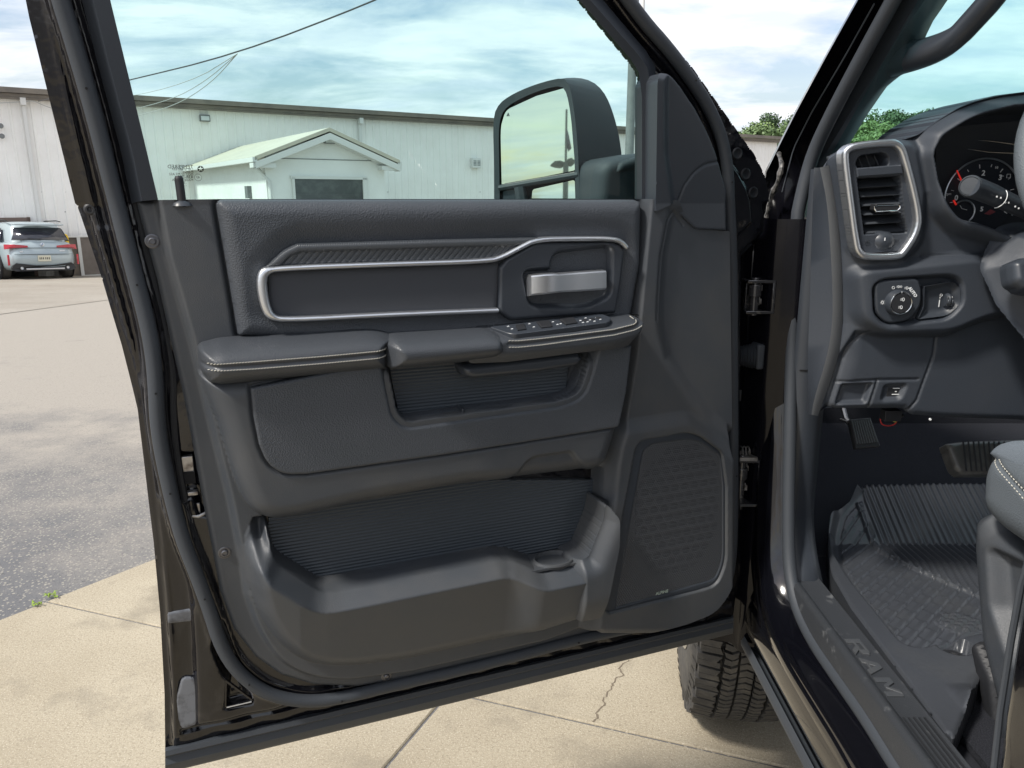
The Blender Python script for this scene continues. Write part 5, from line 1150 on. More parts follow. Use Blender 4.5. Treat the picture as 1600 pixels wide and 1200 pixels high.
# ================================================================== FLOOR MAT (lies in the footwell)
FM = Frame((.70, 1.0, .700), (1, 0, 0), (0, 1, 0), lean=lambda v: (np.maximum(0, v - .62) * .62 if isinstance(v, np.ndarray) else max(0, v - .62) * .62))
P_fm = FM.tr([(1348, 762, 10), (1480, 758), (1640, 756), (1760, 900), (1760, 1100), (1640, 1090), (1537, 1040, 4, .05), (1528, 1062, 0, .045), (1493, 1142, 4, .05), (1478, 1138, 4, .045), (1330, 948, 0, .040), (1300, 900, 10, .036), (1293, 865, 10, .03), (1296, 812, 10, .02), (1320, 785, 10, .02)], .0)
S_fm = sdp(P_fm)
P_in = sdp(FM.tr([(1352, 772, 10), (1480, 766), (1640, 764), (1760, 900), (1760, 1000), (1600, 990), (1420, 1035, 10), (1340, 935, 16), (1312, 890, 10), (1306, 850, 10), (1316, 810, 10)], .0))
l_dv = sdl(FM.tr([(1340, 790), (1358, 840), (1380, 868, ), (1440, 897), (1530, 936), (1640, 985)], .005, closed=False)); P_up2 = sdp(FM.tr([(1345, 762), (1362, 838, 20), (1385, 868, 20), (1440, 895), (1530, 934), (1700, 1000), (1760, 760)], .0))
zr = FM.uv(1460, 885)[1]
def H_fm(U, V):
    d = S_fm(U, V); di = P_in(U, V)
    W = .006 + .034 * sst(di / .022) * (V < .75)                     # raised rim at the door side
    up = P_up2(U, V); 
    rib = np.abs(((U + .25 * np.maximum(0, zr - V)) / .0150) % 1 - .5) * 2; W = W + (up < 0) * (.0055 * sst((rib - .35) / .3))
    X = U * .72 + V * .69; Y = -U * .69 + V * .72
    row = Y / .026; r = np.floor(row); saw = (X / .042 + .5 * (r % 2)) % 1; dp_ = ((row % 1) < .82) * saw
    W = W + (up > .006) * (di < -.008) * (.0035 * dp_ * (np.abs((row % 1) - .4) * 2) + .0025 * ((row % 1) < .85))
    W = np.where(np.abs(l_dv(U, V)) < .006, W + .006 * (1 - (l_dv(U, V) / .006) ** 2), W)
    dr = np.sqrt((U - hk[0]) ** 2 + (V - hk[1]) ** 2); W = np.where(dr < .030, .010 + .006 * (np.abs(dr - .026) < .003), W)
    e = np.sqrt(((U - lg[0]) / 1.2) ** 2 + (V - lg[1]) ** 2); W = np.where(e < .036, .012 + .006 * (np.sin(U * 260) * np.cos(V * 300) > 0) * (e < .030), W)
    tail = sst((tl - V) / .09) * sst((U - (tx - .02)) / .03); W = W + .075 * tail * sst(1 - np.abs(U - tx - .06) / .12)
    return W - .004 * (1 - par(d, .006))
hk = FM.uv(1487, 1032, .01); lg = FM.uv(1500, 975, .01); tl = FM.uv(1500, 1075, .03)[1]; tx = FM.uv(1500, 1075, .05)[0]
fm = relief('floor_mat', FM, None, S_fm, H_fm, m_mat, res=.0022, base=-.008)
tag(fm, 'grey ribbed all-weather rubber mat lying in the driver footwell', 'floor mat')
mb = MB(); mb.lathe([(.021, 0), (.021, .004), (.012, .005), (.011, .002), (.0, .002)], (hk[0], hk[1], .014), n=28, cap=False); mb.build('mat_fastener', m_rubd, fm, FM.M)
# ================================================================== BUILDINGS ACROSS THE LOT
r_ = ray(2700, 308); wu = Vector((r_.x, r_.y, 0)).normalized()
r0 = ray(140, 400); t0_ = 27.0 / r0.y; WO = Vector((r0.x * t0_, 27.0, 0))
GF = Frame(WO, wu, (0, 0, 1))
ZB = -1.6
m_side = mat('cream_metal_siding', (.86, .85, .82), .5, mott=(.9, (.78, .765, .73), .42, .75), bump=[('noise', 1.2, .3, .05)])
m_white_s = mat('white_siding', (.80, .80, .78), .6, mott=(1.5, (.74, .74, .72), .4, .7), bump=[('wave', 1.6, .35, .02, 'Z')])
m_fasc = mat('brown_fascia', (.19, .165, .135), .6, mott=(2, (.13, .115, .10), .4, .7)); m_wtrim = mat('white_trim', (.66, .66, .64), .5)
m_roof2 = mat('tan_metal_roof', (.56, .52, .42), .45, mott=(1.2, (.48, .45, .37), .4, .7)); m_roofg = mat('grey_roof', (.30, .29, .27), .6)
m_win = mat('dark_glass', (.03, .035, .035), .08, spec=.8, mott=(3, (.08, .09, .085), .45, .7)); m_brown = mat('brown_panel', (.19, .165, .145), .8, mott=(4, (.15, .13, .115), .4, .7)); m_lampg = mat('lamp_lens', (.55, .58, .58), .3)
m_grey = mat('painted_grey_steel', (.17, .18, .18), .5, mott=(8, (.13, .14, .14), .4, .7))
eL = GF.uv(0, 145); eR = GF.uv(770, 191); ze = (eL[1] + eR[1]) / 2; uL = GF.uv(-700, 300)[0]; uR = GF.uv(1212, 230)[0]; zr_ = GF.uv(1190, 222)[1]
ware = tag(empty('warehouse', GF.M @ Vector((0, 0, ZB))), 'long cream warehouse with ribbed metal siding and brown eaves across the lot', 'building')
mb = MB(); P = []; u = uL
while u < uR:
    for a, w_ in ((0, 0), (.20, 0), (.225, .022), (.275, .022), (.30, 0)): P.append((u + a, w_))
    u += .305
mb.loft([[Vector((a, z, w_)) for a, w_ in P] for z in (ZB, ze)]); mb.build('wall', m_side, ware, GF.M, smooth=False)
mb = MB(); mb.box(((uL + uR) / 2, (ZB + ze) / 2, -9.1), (uR - uL, ze - ZB, 18)); mb.build('rear_walls', m_side, ware, GF.M, smooth=False)
mb = MB(); mb.loft([[Vector((a, z, w_)) for a in (uL - .3, uR + .3)] for z, w_ in ((ze + .12, .45), (ze + .9, -9), (ze + .12, -18.4))]); mb.build('roof', m_roofg, ware, GF.M, smooth=False)
mb = MB(); L_ = uR - uL + .6; cu_2 = (uL + uR) / 2
for z, h, w_, d in ((ze + .06, .16, .40, .10), (ze - .08, .10, .30, .06), (ze - .16, .05, .16, .28)): mb.box((cu_2, z, w_), (L_, h, d))
mb.build('eave', m_fasc, ware, GF.M, smooth=False)
def downspout(x, y0, y1):
    a, b = GF.uv(x, y0, .1); a2, b2 = GF.uv(x, y1, .1)
    mb = MB(); mb.box((a, (b + b2) / 2 - .1, .10), (.11, b - b2, .09)); mb.box((a, b + .02, .2), (.16, .22, .22)); mb.box((a, (b + b2) / 2, .12), (.14, .05, .10)); return mb.build('downspout', m_wtrim, ware, GF.M, smooth=False)
downspout(36, 160, 560); downspout(562, 190, 420)
def wall_lamp(x, y, s, par_=None, fr=GF, w0=0.03):
    a, b = fr.uv(x, y, w0); mb = MB(); mb.box((a, b, w0 + .09), (.34 * s, .22 * s, .16)); o = mb.build('wall_lamp', m_grey, par_ or ware, fr.M, bevel=.02)
    mb = MB(); mb.box((a, b - .01, w0 + .175), (.27 * s, .14 * s, .02)); mb.build('lens', m_lampg, o, fr.M)
wall_lamp(319, 185, 1.05)
for x, y in ((1, 197), (3, 213)):
    a, b = GF.uv(x, y, .05); mb = MB(); mb.lathe([(.05, 0), (.05, .08), (.08, .10), (.08, .16)], (a, b, .02), n=12); mb.build('wall_fixture', m_grey, ware, GF.M)
a, b = GF.uv(742, 255, .05); mb = MB(); mb.box((a, b, .12), (.44, .42, .22)); ac = mb.build('wall_vent', m_wtrim, ware, GF.M, bevel=.02)
mb = MB(); 
for q in (-.1, .1):
    for k in range(4): mb.box((a + q, b + .09 - .06 * k, .235), (.15, .03, .01))
mb.build('louvre', m_grey, ac, GF.M, smooth=False)
for x, y, s in ((677, 185, .35), (566, 180, .22)):
    a, b = GF.uv(x, y, -1.0); mb = MB(); mb.box((a, b, -1.0), (s, s * .8, s)); mb.box((a, b + s * .42, -1.0), (s * 1.15, .04, s * 1.15)); mb.build('roof_vent', m_wtrim if s > .3 else m_grey, ware, GF.M, smooth=False)
a, b = GF.uv(47, 344, .02); mb = MB(); a1 = GF.uv(-60, 344, .02)[0]
mb.box(((a + a1) / 2, b + .03, .06), (a - a1, .12, .10)); mb.box((a - .04, b - 1.0, .06), (.10, 2.2, .10)); mb.box((a1, b - 1.0, .06), (.10, 2.2, .10)); wd1 = mb.build('window', mat('bronze_frame', (.16, .11, .09), .5), ware, GF.M, smooth=False)
mb = MB(); mb.box(((a + a1) / 2, b - 1.0, .03), (a - a1 - .1, 2.1, .03)); mb.build('pane', m_win, wd1, GF.M, smooth=False)
mb = MB()
for x in range(30, 1000, 36):
    for y_ in (331, 300):
        if random.random() < .5:
            a, b = GF.uv(x, y_, .0); mb.box((a, b, .004), (.035, .035, .01))
mb.build('screw_head', m_grey, ware, GF.M, smooth=False)
# brown lower bay beside the parked car
a, b = GF.uv(122, 371, .3); a2 = GF.uv(420, 371, .3)[0]; zb_ = gz(28.5)
bay = tag(empty('loading_bay', GF.M @ Vector((a, zb_, .3))), 'brown panelled bay with white edging at the foot of the warehouse wall', 'loading bay')
mb = MB(); mb.box(((a + a2) / 2 - .25, (b + zb_) / 2, .15), (a2 - a + .9, b - zb_, .3)); mb.build('panel', m_brown, bay, GF.M, smooth=False)
mb = MB(); mb.box((a, (b + zb_) / 2 - .0, .34), (.10, b - zb_, .08)); mb.box(((a + a2) / 2, zb_ + .06, .34), (a2 - a, .12, .10)); mb.box(((a + a2) / 2 - .2, b + .03, .30), (a2 - a + .8, .05, .14)); mb.build('edging', m_wtrim, bay, GF.M, smooth=False)
# annex with a gable
AB = GF.uv(280, 262, 0); zA = AB[1]
def on_h(x, y, z): r = ray(x, y); t = (z - CZ) / r.z; return GF.loc(CAM + r * t)
e1_ = GF.loc(CAM); ea = on_h(398, 244, zA); PW = ea.z; uA0 = ea.x + .35
zA2 = zA
rr_ = ray(625, 248); cl_ = GF.loc(CAM); rl = Vector((rr_.dot(GF.u), rr_.dot(GF.v), rr_.dot(GF.w))); t = (PW - cl_.z) / rl.z; eb = cl_ + rl * t
rr_ = ray(513, 199); rl = Vector((rr_.dot(GF.u), rr_.dot(GF.v), rr_.dot(GF.w))); t = (PW - cl_.z) / rl.z; pk = cl_ + rl * t
uB0 = eb.x - .35; zp = pk.y; um = (uA0 + uB0) / 2; PF_ = PW - .35
annex = tag(empty('annex', GF.M @ Vector((um, ZB, PF_))), 'small white gabled annex with tan roof and dark door window', 'annex')
mb = MB(); mb.prism([(uA0, ZB), (uB0, ZB), (uB0, zA + .05), (um, zp - .18), (uA0, zA + .05)], .0, PF_); mb.build('wall', m_white_s, annex, GF.M, smooth=False)
mb = MB()
th = .10
for s_ in (0, 1):
    ex = ea.x if s_ == 0 else eb.x
    A_, B_ = Vector((ex, zA, 0)), Vector((um, zp, 0))
    mb.add([(A_.x, A_.y, 0.02), (A_.x, A_.y, PW), (B_.x, B_.y, PW), (B_.x, B_.y, .02), (A_.x, A_.y - th, 0.02), (A_.x, A_.y - th, PW), (B_.x, B_.y - th, PW), (B_.x, B_.y - th, .02)], [(0, 1, 2, 3), (7, 6, 5, 4), (0, 4, 5, 1), (1, 5, 6, 2)])
mb.build('roof', m_roof2, annex, GF.M, smooth=False)
mb = MB()
for ex in (ea.x, eb.x):
    A_, B_ = Vector((ex, zA - .02, PW + .02)), Vector((um, zp - .02, PW + .02)); dd = Vector((0, -.12, 0))
    mb.add([A_ + dd, B_ + dd, B_ + dd * 2.4, A_ + dd * 2.4], [(0, 1, 2, 3)]); mb.add([A_ + dd * 2.4, B_ + dd * 2.4, B_ + dd * 2.4 - Vector((0, 0, .35)), A_ + dd * 2.4 - Vector((0, 0, .35))], [(0, 1, 2, 3)])
mb.box((ea.x, zA - .08, PW / 2), (.12, .12, PW)); mb.box((eb.x, zA - .10, PW / 2), (.12, .12, PW)); mb.box((ea.x + .25, zA - .22, PW - .2), (.6, .12, .35)); mb.box((eb.x - .25, zA - .22, PW - .2), (.6, .12, .35))
mb.build('eave_trim', m_wtrim, annex, GF.M, smooth=False)
def af(x, y, w_=None): return GF.uv(x, y, PF_ if w_ is None else w_)
p1 = af(403, 255, PF_); mb = MB(); mb.tube([(uA0 - .2, zA - .2, PF_ - .3), (uA0 - .12, zA - .32, PF_ - .2), (uA0 + .06, zA - .62, PF_ + .06), (uA0 + .08, ZB, PF_ + .06)], .05, 8); mb.build('downspout', m_wtrim, annex, GF.M)
a, b = af(513, 217); mb = MB(); mb.box((a, b, PF_ + .08), (.32, .26, .14)); al = mb.build('wall_lamp', m_grey, annex, GF.M, bevel=.02); mb = MB(); mb.box((a, b - .02, PF_ + .155), (.25, .18, .02)); mb.build('lens', m_lampg, al, GF.M)
a, b = af(457, 277); a2, _ = af(569, 277); mb = MB(); zc = (ZB + b) / 2
for c_, d_ in (((a, zc), (.07, b - ZB)), ((a2, zc), (.14, b - ZB)), (((a + a2) / 2, b), (a2 - a + .14, .08))): mb.box((c_[0], c_[1], PF_ + .03), (d_[0], d_[1], .08))
dr_ = mb.build('window', m_wtrim, annex, GF.M, smooth=False); mb = MB(); mb.box(((a + a2) / 2, zc, PF_ + .008), (a2 - a - .06, b - ZB - .06, .02)); mb.build('pane', m_win, dr_, GF.M, smooth=False)
mb = MB(); a, b = af(410, 246.5 + 0); mb.box((um, zA - .02, PF_ + .006), (uB0 - uA0, .02, .014)); mb.build('siding_joint', m_grey, annex, GF.M, smooth=False)
a, b = GF.uv(394, 301, PF_ * .6); mb = MB(); mb.box((uA0 - .06, b, PF_ * .82), (.12, .34, .3)); mb.build('meter_box', m_grey, annex, GF.M, smooth=False)
# ------------------------------------------------------------------ wires and poles
def at_y(x, y, Y): r = ray(x, y); return CAM + r * (Y / r.y)
def cable(name, pts, r, m, lab):
    mb = MB(); mb.tube(smooth_path([tuple(p) for p in pts], 2), r, 5); return tag(mb.build(name, m, None), lab, 'cable', 'cables strung to the warehouse')
m_wire = mat('black_wire', (.05, .05, .055), .6); m_wirel = mat('grey_wire', (.42, .43, .42), .5)
sp_ = at_y(371, 84, 15); wl_ = GF.W(52, 158, .2)
cable('cable', [at_y(640, -28, 13), at_y(590, 0, 13.6), sp_, at_y(203, 125, 18.5), GF.W(60, 158, .3)], .014, m_wire, 'thick black overhead cable crossing the sky above the warehouse roof')
cable('cable', [sp_, at_y(300, 128, 17), GF.W(205, 151, .3), GF.W(150, 152, .2)], .008, m_wirel, 'uppermost of the three thin grey service wires')
cable('cable', [sp_, at_y(320, 128, 17), at_y(270, 155, 19), GF.W(212, 170, .3), GF.W(180, 178, .2)], .008, m_wirel, 'middle of the three thin grey service wires')
cable('cable', [sp_, at_y(330, 130, 17), at_y(275, 165, 19), GF.W(218, 180, .3), GF.W(190, 190, .2)], .008, m_wirel, 'lowest of the three thin grey service wires')
cable('cable', [GF.W(-60, 162, .2), GF.W(0, 161, .25), GF.W(30, 159.5, .28), GF.W(52, 157, .3), GF.W(66, 164, .3), GF.W(86, 171, .3), GF.W(120, 176, .25)], .012, m_wirel, 'pale wire clipped under the eave beside the downspout')
p0 = at_y(983, 250, 13.5); mb = MB(); mb.tube([(p0.x, p0.y, gz(13.5)), (p0.x, p0.y, 9)], [.078, .066], 16); mb.lathe([(.16, 0), (.16, .03), (.10, .05)], (p0.x, p0.y, gz(13.5)), n=20)
tag(mb.build('light_pole', m_grey), 'thick grey steel pole behind the door mirror', 'pole')
p1 = at_y(995.5, 250, 14.5); mb = MB(); mb.tube([(p1.x, p1.y, gz(14.5)), (p1.x, p1.y, 9)], [.042, .030], 12); mb.lathe([(.06, 0), (.06, .03)], (p1.x, p1.y, at_y(995, 204, 14.5).z), n=12); tag(mb.build('flagpole', m_wtrim), 'thin white pole just right of the grey pole', 'pole')
# flag and area lamp behind the viewer: they show in the door mirror
def mirrored(xi, yi, dist):
    r = ray(xi, yi).normalized(); n = XF.w; o = XF.W(xi, yi, -.006); d = r - n * 2 * r.dot(n); return o + d * dist
fp = mirrored(884, 250, 30); ft = mirrored(885, 196, 30); mb = MB(); mb.tube([(fp.x, fp.y, 0), (fp.x, fp.y, ft.z + .6)], [.06, .04], 10)
fl = tag(mb.build('flagpole', m_grey), 'flagpole with a drooping flag seen only in the door mirror', 'flagpole')
ps = [mirrored(*q, 30) for q in ((885, 196), (889, 212), (893, 232), (888, 237), (885, 228))]
mb = MB(); mb.add(ps, [(0, 1, 2, 3, 4)]); mb.build('flag', mat('flag_cloth', (.16, .15, .19), .8), fl, solid=.01)
lp_ = mirrored(884, 268, 22); la = mirrored(860, 259, 22); lb = mirrored(893, 253, 22); mb = MB(); mb.tube([(lp_.x, lp_.y, 0), (lp_.x, lp_.y, lb.z)], .08, 10); lo = tag(mb.build('area_light', m_grey), 'two-headed area lamp seen only in the door mirror', 'area lamp')
for q in ((860, 259), (899, 252)):
    e_ = mirrored(*q, 22); m0 = Vector((lp_.x, lp_.y, (la.z + lb.z) / 2)); mb = MB(); mb.tube([m0, m0.lerp(e_, .35), e_.lerp(m0, .3) + Vector((0, 0, .02)), e_], [.06, .16, .14, .03], 6, sq=.4); mb.build('lamp_head', m_grey, lo)
# ------------------------------------------------------------------ parked cars
m_cpaint = mat('pale_blue_paint', (.36, .43, .46), .25, coat=.8, metal=.1); m_cblk = mat('black_trim', (.02, .021, .024), .5); m_tail = mat('red_lens', (.42, .015, .03), .2, coat=.5)
m_cwin = mat('tinted_window', (.03, .032, .045), .06, spec=.8); m_plate = mat('number_plate', (.62, .60, .48), .5)
def make_suv(name, paint, label):
    root = tag(empty(name, (0, 0, 0)), label, 'car')
    # local: x right, y forward, z up; rear bumper at y=0
    # body: rings around the car at successive heights (superellipse plan)
    def plan(hw, y0, y1, z, e=3.6, n=44, zb=0):
        out = []
        cy = (y0 + y1) / 2; ly = (y1 - y0) / 2
        for k in range(n):
            t = 2 * pi * k / n; c, s = cos(t), sin(t)
            out.append(Vector((hw * math.copysign(abs(c) ** (2 / e), c), cy + ly * math.copysign(abs(s) ** (2 / e), s), z)))
        return out
    mb = MB(); mb.loft([plan(.86, .10, 4.62, .26, 6), plan(.93, .05, 4.68, .36, 7), plan(.955, .01, 4.72, .52, 7), plan(.955, .0, 4.72, .66, 7), plan(.945, .03, 4.70, .76, 7), plan(.955, .07, 4.66, .90, 6), plan(.945, .10, 4.55, 1.00, 6), plan(.90, .16, 4.30, 1.06, 5), plan(.86, .20, 3.9, 1.09, 4)], closed=True, caps=True)
    body = mb.build('body', paint, root, ang=60)
    mb = MB(); mb.loft([plan(.87, .17, 3.55, 1.05, 4), plan(.83, .24, 3.2, 1.22, 4), plan(.765, .36, 2.9, 1.44, 4), plan(.71, .46, 2.75, 1.585, 4), plan(.66, .56, 2.6, 1.63, 3.6), plan(.50, .75, 2.3, 1.655, 3)], closed=True, caps=True)
    mb.build('cabin', paint, root, ang=60)
    # rear window, wiper, spoiler
    def rp3(x, z, o=.012):   # on the tailgate glass slope
        yy = np.interp(z, [1.05, 1.22, 1.44, 1.585], [.17, .24, .36, .46]); return Vector((x, yy - o, z))
    mb = MB(); mb.add([rp3(-.74, 1.13), rp3(.74, 1.13), rp3(.80 * .82, 1.30), rp3(.62, 1.48), rp3(-.62, 1.48), rp3(-.80 * .82, 1.30)], [(0, 1, 2, 3, 4, 5)]); rw = mb.build('rear_window', m_cwin, root, solid=.01)
    mb = MB(); mb.box((0, .30, 1.565), (1.30, .26, .03)); mb.box((0, .20, 1.553), (1.2, .05, .02)); mb.build('roof_spoiler', paint, root, bevel=.01)
    mb = MB(); mb.tube([rp3(.02, 1.13, .03), rp3(-.32, 1.17, .03)], .008, 5); mb.build('wiper', m_cblk, rw)
    for s in (-1, 1):
        mb = MB(); y = .10
        P = [(s * .93, y + .10, 1.00), (s * .70, y - .02, 1.00), (s * .38, y - .045, .965), (s * .38, y - .045, .915), (s * .68, y - .03, .90), (s * .94, y + .06, .86)]
        mb.add([Vector(p) for p in P] + [Vector(p) + Vector((0, .05, 0)) for p in P], [tuple(range(6)), tuple(range(11, 5, -1))] + [(i, (i + 1) % 6, 6 + (i + 1) % 6, 6 + i) for i in range(6)]); mb.build('tail_light', m_tail, root, smooth=False)
        mb = MB(); mb.box((s * .90, .035, .56), (.05, .05, .30)); mb.build('reflector', m_tail, root, bevel=.01)
        mb = MB(); mb.tube([(s * .70, .62, 1.665), (s * .71, 1.0, 1.70), (s * .70, 2.0, 1.70), (s * .66, 2.5, 1.66)], .018, 6); mb.build('roof_rail', m_cblk, root)
        mb = MB(); q = [(s * .885, .62, 1.10), (s * .885, 3.1, 1.10), (s * .80, 2.75, 1.46), (s * .78, .85, 1.46)]; mb.add([Vector(p) + Vector((s * .012, 0, 0)) for p in q], [(0, 1, 2, 3)]); mb.build('side_window', m_cwin, root, solid=.008)
        mb = MB(); mb.lathe([(.04, 0), (.045, .05), (.04, .06), (.03, .03)], (s * .60, .03, .33), ax=(0, -1, 0), n=14); mb.build('exhaust_tip', m_chr, root)
        for yy in (.95, 3.82):
            mb = MB(); mb.lathe([(.20, -.13), (.335, -.125), (.36, -.09), (.365, 0), (.36, .09), (.335, .125), (.22, .13)], (s * .83, yy, .365), ax=(s, 0, 0), n=36); w_ = mb.build('wheel', m_tyre, root)
            mb = MB(); mb.lathe([(.235, .118), (.245, .132), (.225, .134), (.20, .11)], (s * .83, yy, .365), ax=(s, 0, 0), n=36, cap=False)
            for k in range(5):
                a = 2 * pi * k / 5; mb.tube([Vector((s * .955, yy, .365)), Vector((s * .955, yy + .225 * cos(a), .365 + .225 * sin(a)))], .022, 5)
            mb.build('rim', m_alloy, w_)
            mb = MB(); mb.lathe([(.41, .0), (.41, .012), (.375, .014)], (s * .944, yy, .40), ax=(s, 0, 0), n=32); mb.build('arch_trim', m_cblk, root)
    mb = MB(); P = [(-.80, .40), (-.72, .47), (-.50, .44), (-.22, .40), (.22, .40), (.50, .44), (.72, .47), (.80, .40), (.84, .30), (.72, .24), (-.72, .24), (-.84, .30)]
    mb.add([Vector((x, -.015 + .08 * (abs(x) / .84) ** 3, z)) for x, z in P] + [Vector((x, .2, z)) for x, z in P], [tuple(range(12))] + [((i + 1) % 12, i, 12 + i, 12 + (i + 1) % 12) for i in range(12)]); mb.build('lower_bumper', m_cblk, root, smooth=False)
    mb = MB(); mb.box((0, -.03, .30), (1.0, .03, .045)); mb.build('skid_plate', m_alloy, root, bevel=.008)
    mb = MB(); mb.box((0, .0, .60), (.34, .04, .17)); pl = mb.build('number_plate', m_plate, root, bevel=.005)
    mb = MB(); mb.box((0, .05, .90), (1.7, .012, .012)); mb.box((0, .0, .72), (1.5, .03, .008)); mb.build('tailgate_seam', m_cblk, root, smooth=False)
    mb = MB(); mb.lathe([(.052, 0), (.052, .01), (.045, .014)], (0, .115 - .045, .995), ax=(0, -1, 0), n=24); bd = mb.build('badge', m_chr, root)
    mb = MB(); c = Vector((0, .054, .995))
    for q in (0, 2):
        P = [c] + [c + Vector((cos(q * pi / 2 + t) * .036, 0, sin(q * pi / 2 + t) * .036)) for t in np.linspace(0, pi / 2, 7)]; mb.add(P, [tuple(range(8))])
    mb.build('badge_quarter', mat('badge_blue', (.05, .16, .35), .4), bd, smooth=False)
    mb = MB(); mb.box((.50, .045, .815), (.14, .012, .03)); mb.build('model_lettering', m_chr, root, smooth=False); mb = MB(); mb.box((-.56, .045, .80), (.08, .012, .035)); mb.build('model_lettering', m_chr, root, smooth=False)
    mb = MB()
    for i in range(6): mb.box((-.12 + .045 * i + (.015 if i > 2 else 0), -.022, .60), (.022, .004, .06))
    mb.build('plate_characters', m_cblk, pl, smooth=False)
    return root
suv = make_suv('parked_car', m_cpaint, 'pale blue SUV with red tail lights parked facing the warehouse')
def place(o, x, y, hd, dy=0):
    p = ground_pt(x, y); p = p + Vector((0, dy, 0)); sl = math.atan2(gz(p.y + 1) - gz(p.y - 1), 2)
    M_ = Matrix.Translation((p.x, p.y, gz(p.y))) @ Matrix.Rotation(sl, 4, 'X') @ Matrix.Rotation(-radians(hd), 4, 'Z') @ Matrix.Scale(suv_s, 4); o.matrix_local = M_; return M_
HD = -31 - 16
suv_s = 1.07; sp0 = place(suv, 73, 436, HD)
c2_ = copy_tree(suv); d_ = Vector((-cos(radians(HD)), sin(radians(HD)), 0))
m2 = sp0.copy(); m2.translation = m2.translation + Matrix.Rotation(-radians(HD), 3, 'Z') @ Vector((-2.75, .55, 0)); c2_.matrix_local = m2
c2_['label'] = 'car parked left of the pale blue SUV, cut off by the photo edge'
# bollard
bp = at_y(101.5, 370, 26.3); mb = MB(); mb.lathe([(.10, gz(26)), (.10, bp.z - .02), (.07, bp.z + .07), (0, bp.z + .10)], (bp.x, bp.y, 0), n=20, cap=False); tag(mb.build('bollard', mat('yellow_paint', (.75, .50, .02), .5)), 'yellow bollard beside the right tail light of the SUV', 'bollard')
# ------------------------------------------------------------------ weeds in the joint
m_weed = mat('weed_leaf', (.20, .29, .03), .6)
for (x, y), lb, n in (((56, 946), 'small yellow-green weed farther left along the apron edge', 12), ((84, 934), 'small yellow-green weed at the slab joint corner', 14)):
    p = ground_pt(x, y); mb = MB()
    for k in range(n):
        a = random.uniform(0, 2 * pi); L_ = random.uniform(.012, .030); h = random.uniform(.006, .018); c = Vector((p.x + random.uniform(-.022, .022), p.y + random.uniform(-.008, .008), .002))
        d = Vector((cos(a), sin(a), 0)); s = Vector((-sin(a), cos(a), 0)) * random.uniform(.003, .006)
        mb.add([c, c + d * L_ * .5 + s + Vector((0, 0, h)), c + d * L_ + Vector((0, 0, h * .7)), c + d * L_ * .5 - s + Vector((0, 0, h))], [(0, 1, 2, 3)])
    tag(mb.build('weed', m_weed, None, smooth=False), lb, 'weed', 'weeds at the apron edge')
# ------------------------------------------------------------------ trees beyond the warehouse
m_bark = mat('bark', (.09, .07, .05), .9)
def leafm(n, a, b):
    return mat(n, a, .6, mott=(.55, b, .35, .7))
LM = [leafm('leaves_bright', (.12, .19, .055), (.18, .26, .09)), leafm('leaves_mid', (.075, .13, .045), (.125, .19, .07)), leafm('leaves_dark', (.05, .095, .04), (.09, .145, .06))]
def tree(name, x, ytop, Y, wd, kind, lab, seed, loose=1.0):
    rg = np.random.default_rng(seed); top = at_y(x, ytop, Y); gx, gy, gzv = top.x, Y, gz(Y) - .0; h = top.z - gzv
    root = tag(empty('tree', (gx, gy, gzv)), lab, 'tree', 'trees beyond the warehouse')
    mb = MB(); mb.tube([(gx, gy, gzv), (gx + .2, gy, gzv + h * .4), (gx, gy, gzv + h * .72)], [.28, .2, .06], 8)
    for k in range(7):
        a = rg.uniform(0, 6.28); z0 = gzv + h * rg.uniform(.35, .7); mb.tube([(gx, gy, z0), (gx + cos(a) * wd * .5, gy + sin(a) * wd * .5, z0 + h * .10), (gx + cos(a) * wd * .6, gy + sin(a) * wd * .6, z0 + h * .16)], [.09, .05, .02], 5)
    mb.build('trunk', m_bark, root)
    V = []; Q = []
    nc = 48
    for c in range(nc):
        a = rg.uniform(0, 6.28); zz = rg.uniform(.30, 1.0) ** .8; rad = wd * sqrt(max(.03, 1 - ((zz - .52) / .52) ** 2)) * rg.uniform(.35, 1.0)
        cc_ = np.array([gx + cos(a) * rad, gy + sin(a) * rad, gzv + h * (zz * .93 + .02)]); cr_ = rg.uniform(.45, .95) * wd * .36
        m = int(210 * loose); d = rg.normal(size=(m, 3)); d /= np.linalg.norm(d, axis=1)[:, None]; p = cc_ + d * (cr_ * rg.uniform(.35, 1.05, (m, 1))) * np.array([1, 1, .75])
        s = rg.uniform(.06, .15, (m, 1)); a1 = rg.normal(size=(m, 3)); a1 /= np.linalg.norm(a1, axis=1)[:, None]; a2 = np.cross(a1, d + .01); a2 /= np.linalg.norm(a2, axis=1)[:, None] + 1e-9
        b0 = len(V) * 1; V.append(np.stack([p - a1 * s, p + a2 * s * .7, p + a1 * s, p - a2 * s * .7], 1).reshape(-1, 3))
    V = np.concatenate(V); Q = np.arange(len(V)).reshape(-1, 4)
    mesh_arr('crown', V, Q, LM[kind], root, Matrix.Identity(4), False)
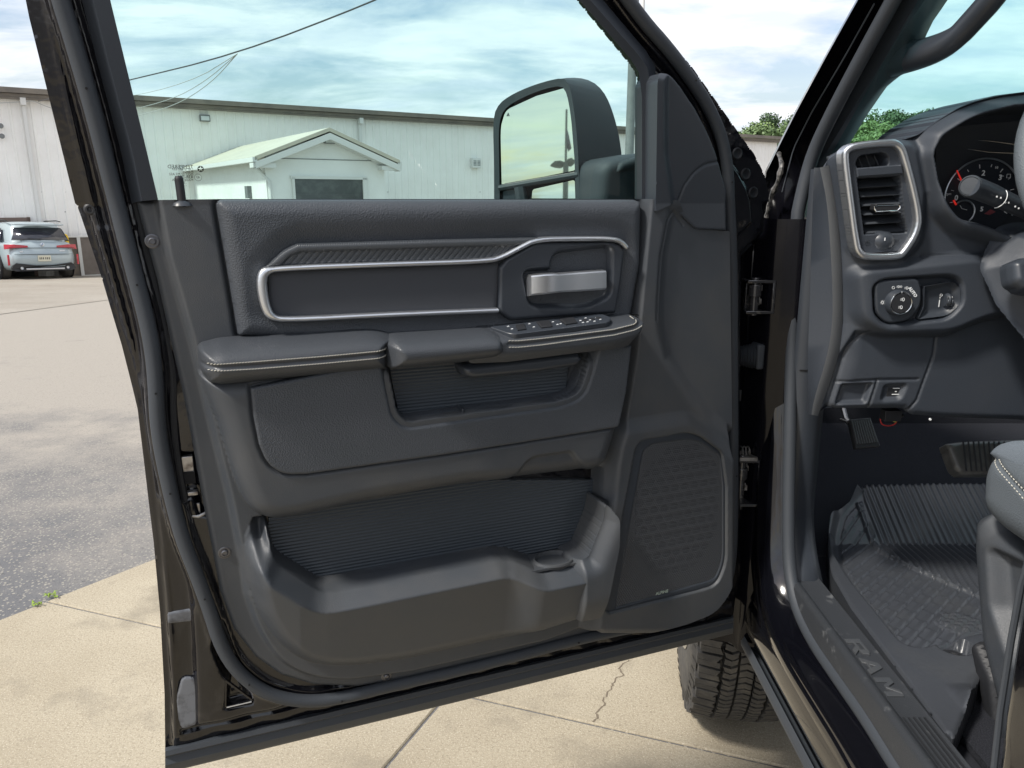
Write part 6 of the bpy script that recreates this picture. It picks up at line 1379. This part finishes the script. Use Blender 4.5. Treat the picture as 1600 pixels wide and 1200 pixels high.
tl_ = [(1150, 205, 60, 3.0, 1, 'rounded tree at the left end of the row, next to the door edge'), (1178, 196, 64, 3.4, 0, 'bright green tree above the warehouse eave, second from left'), (1204, 192, 60, 3.2, 1, 'mid green tree above the end of the warehouse roof'), (1228, 172, 66, 3.6, 2, 'dark tree standing tallest against the black pillar'),
       (1262, 176, 70, 3.6, 1, 'tree hidden mostly behind the black pillar'), (1298, 180, 66, 3.4, 1, 'tree behind the pillar trim'), (1338, 192, 58, 3.0, 0, 'bright low tree in the windscreen corner'), (1362, 186, 60, 3.0, 0, 'light green tree seen through the windscreen, second from its corner'),
       (1392, 166, 66, 3.2, 1, 'tall ragged tree with sky showing through, middle of the windscreen group'), (1418, 172, 62, 2.6, 2, 'slender dark tree right of the tallest windscreen tree'), (1446, 172, 64, 3.4, 2, 'dense dark tree beside the dashboard hood'), (1478, 176, 60, 3.4, 1, 'round tree touching the dashboard hood line'), (1520, 180, 64, 3.6, 1, 'tree behind the instrument hood'), (1570, 178, 64, 3.6, 1, 'tree farthest right behind the instrument hood'), (1378, 205, 52, 2.6, 0, 'low bright shrubby tree in front of the windscreen group'), (1425, 206, 52, 2.8, 0, 'low bright tree in front of the dense dark one')]
for i, (x, yt, Y, wd, k, lab) in enumerate(tl_): tree('tree', x, yt, Y, wd, k, lab, 100 + i)
# hillside wood behind them
mb = MB(); rows = []
for Y, z in ((85, 1), (100, 5), (130, 9.5), (160, 11)): rows.append([Vector((X, Y + 6 * sin(X * .03), z + 1.0 * sin(X * .05 + Y))) for X in range(-20, 240, 8)])
mb.loft(rows); tag(mb.build('hill', mat('wooded_hill', (.055, .11, .03), .9, mott=(.5, (.10, .18, .05), .4, .65), bump=[('noise', .8, 1, .8)])), kind='structure')

# keep the tree at thing > part > sub-part
def depth(o):
    d = 0
    while o.parent: o = o.parent; d += 1
    return d
for o in list(bpy.data.objects):
    while depth(o) > 2:
        gp = o.parent.parent; o.parent = gp; o.matrix_local = WM[gp.name].inverted() @ WM[o.name]
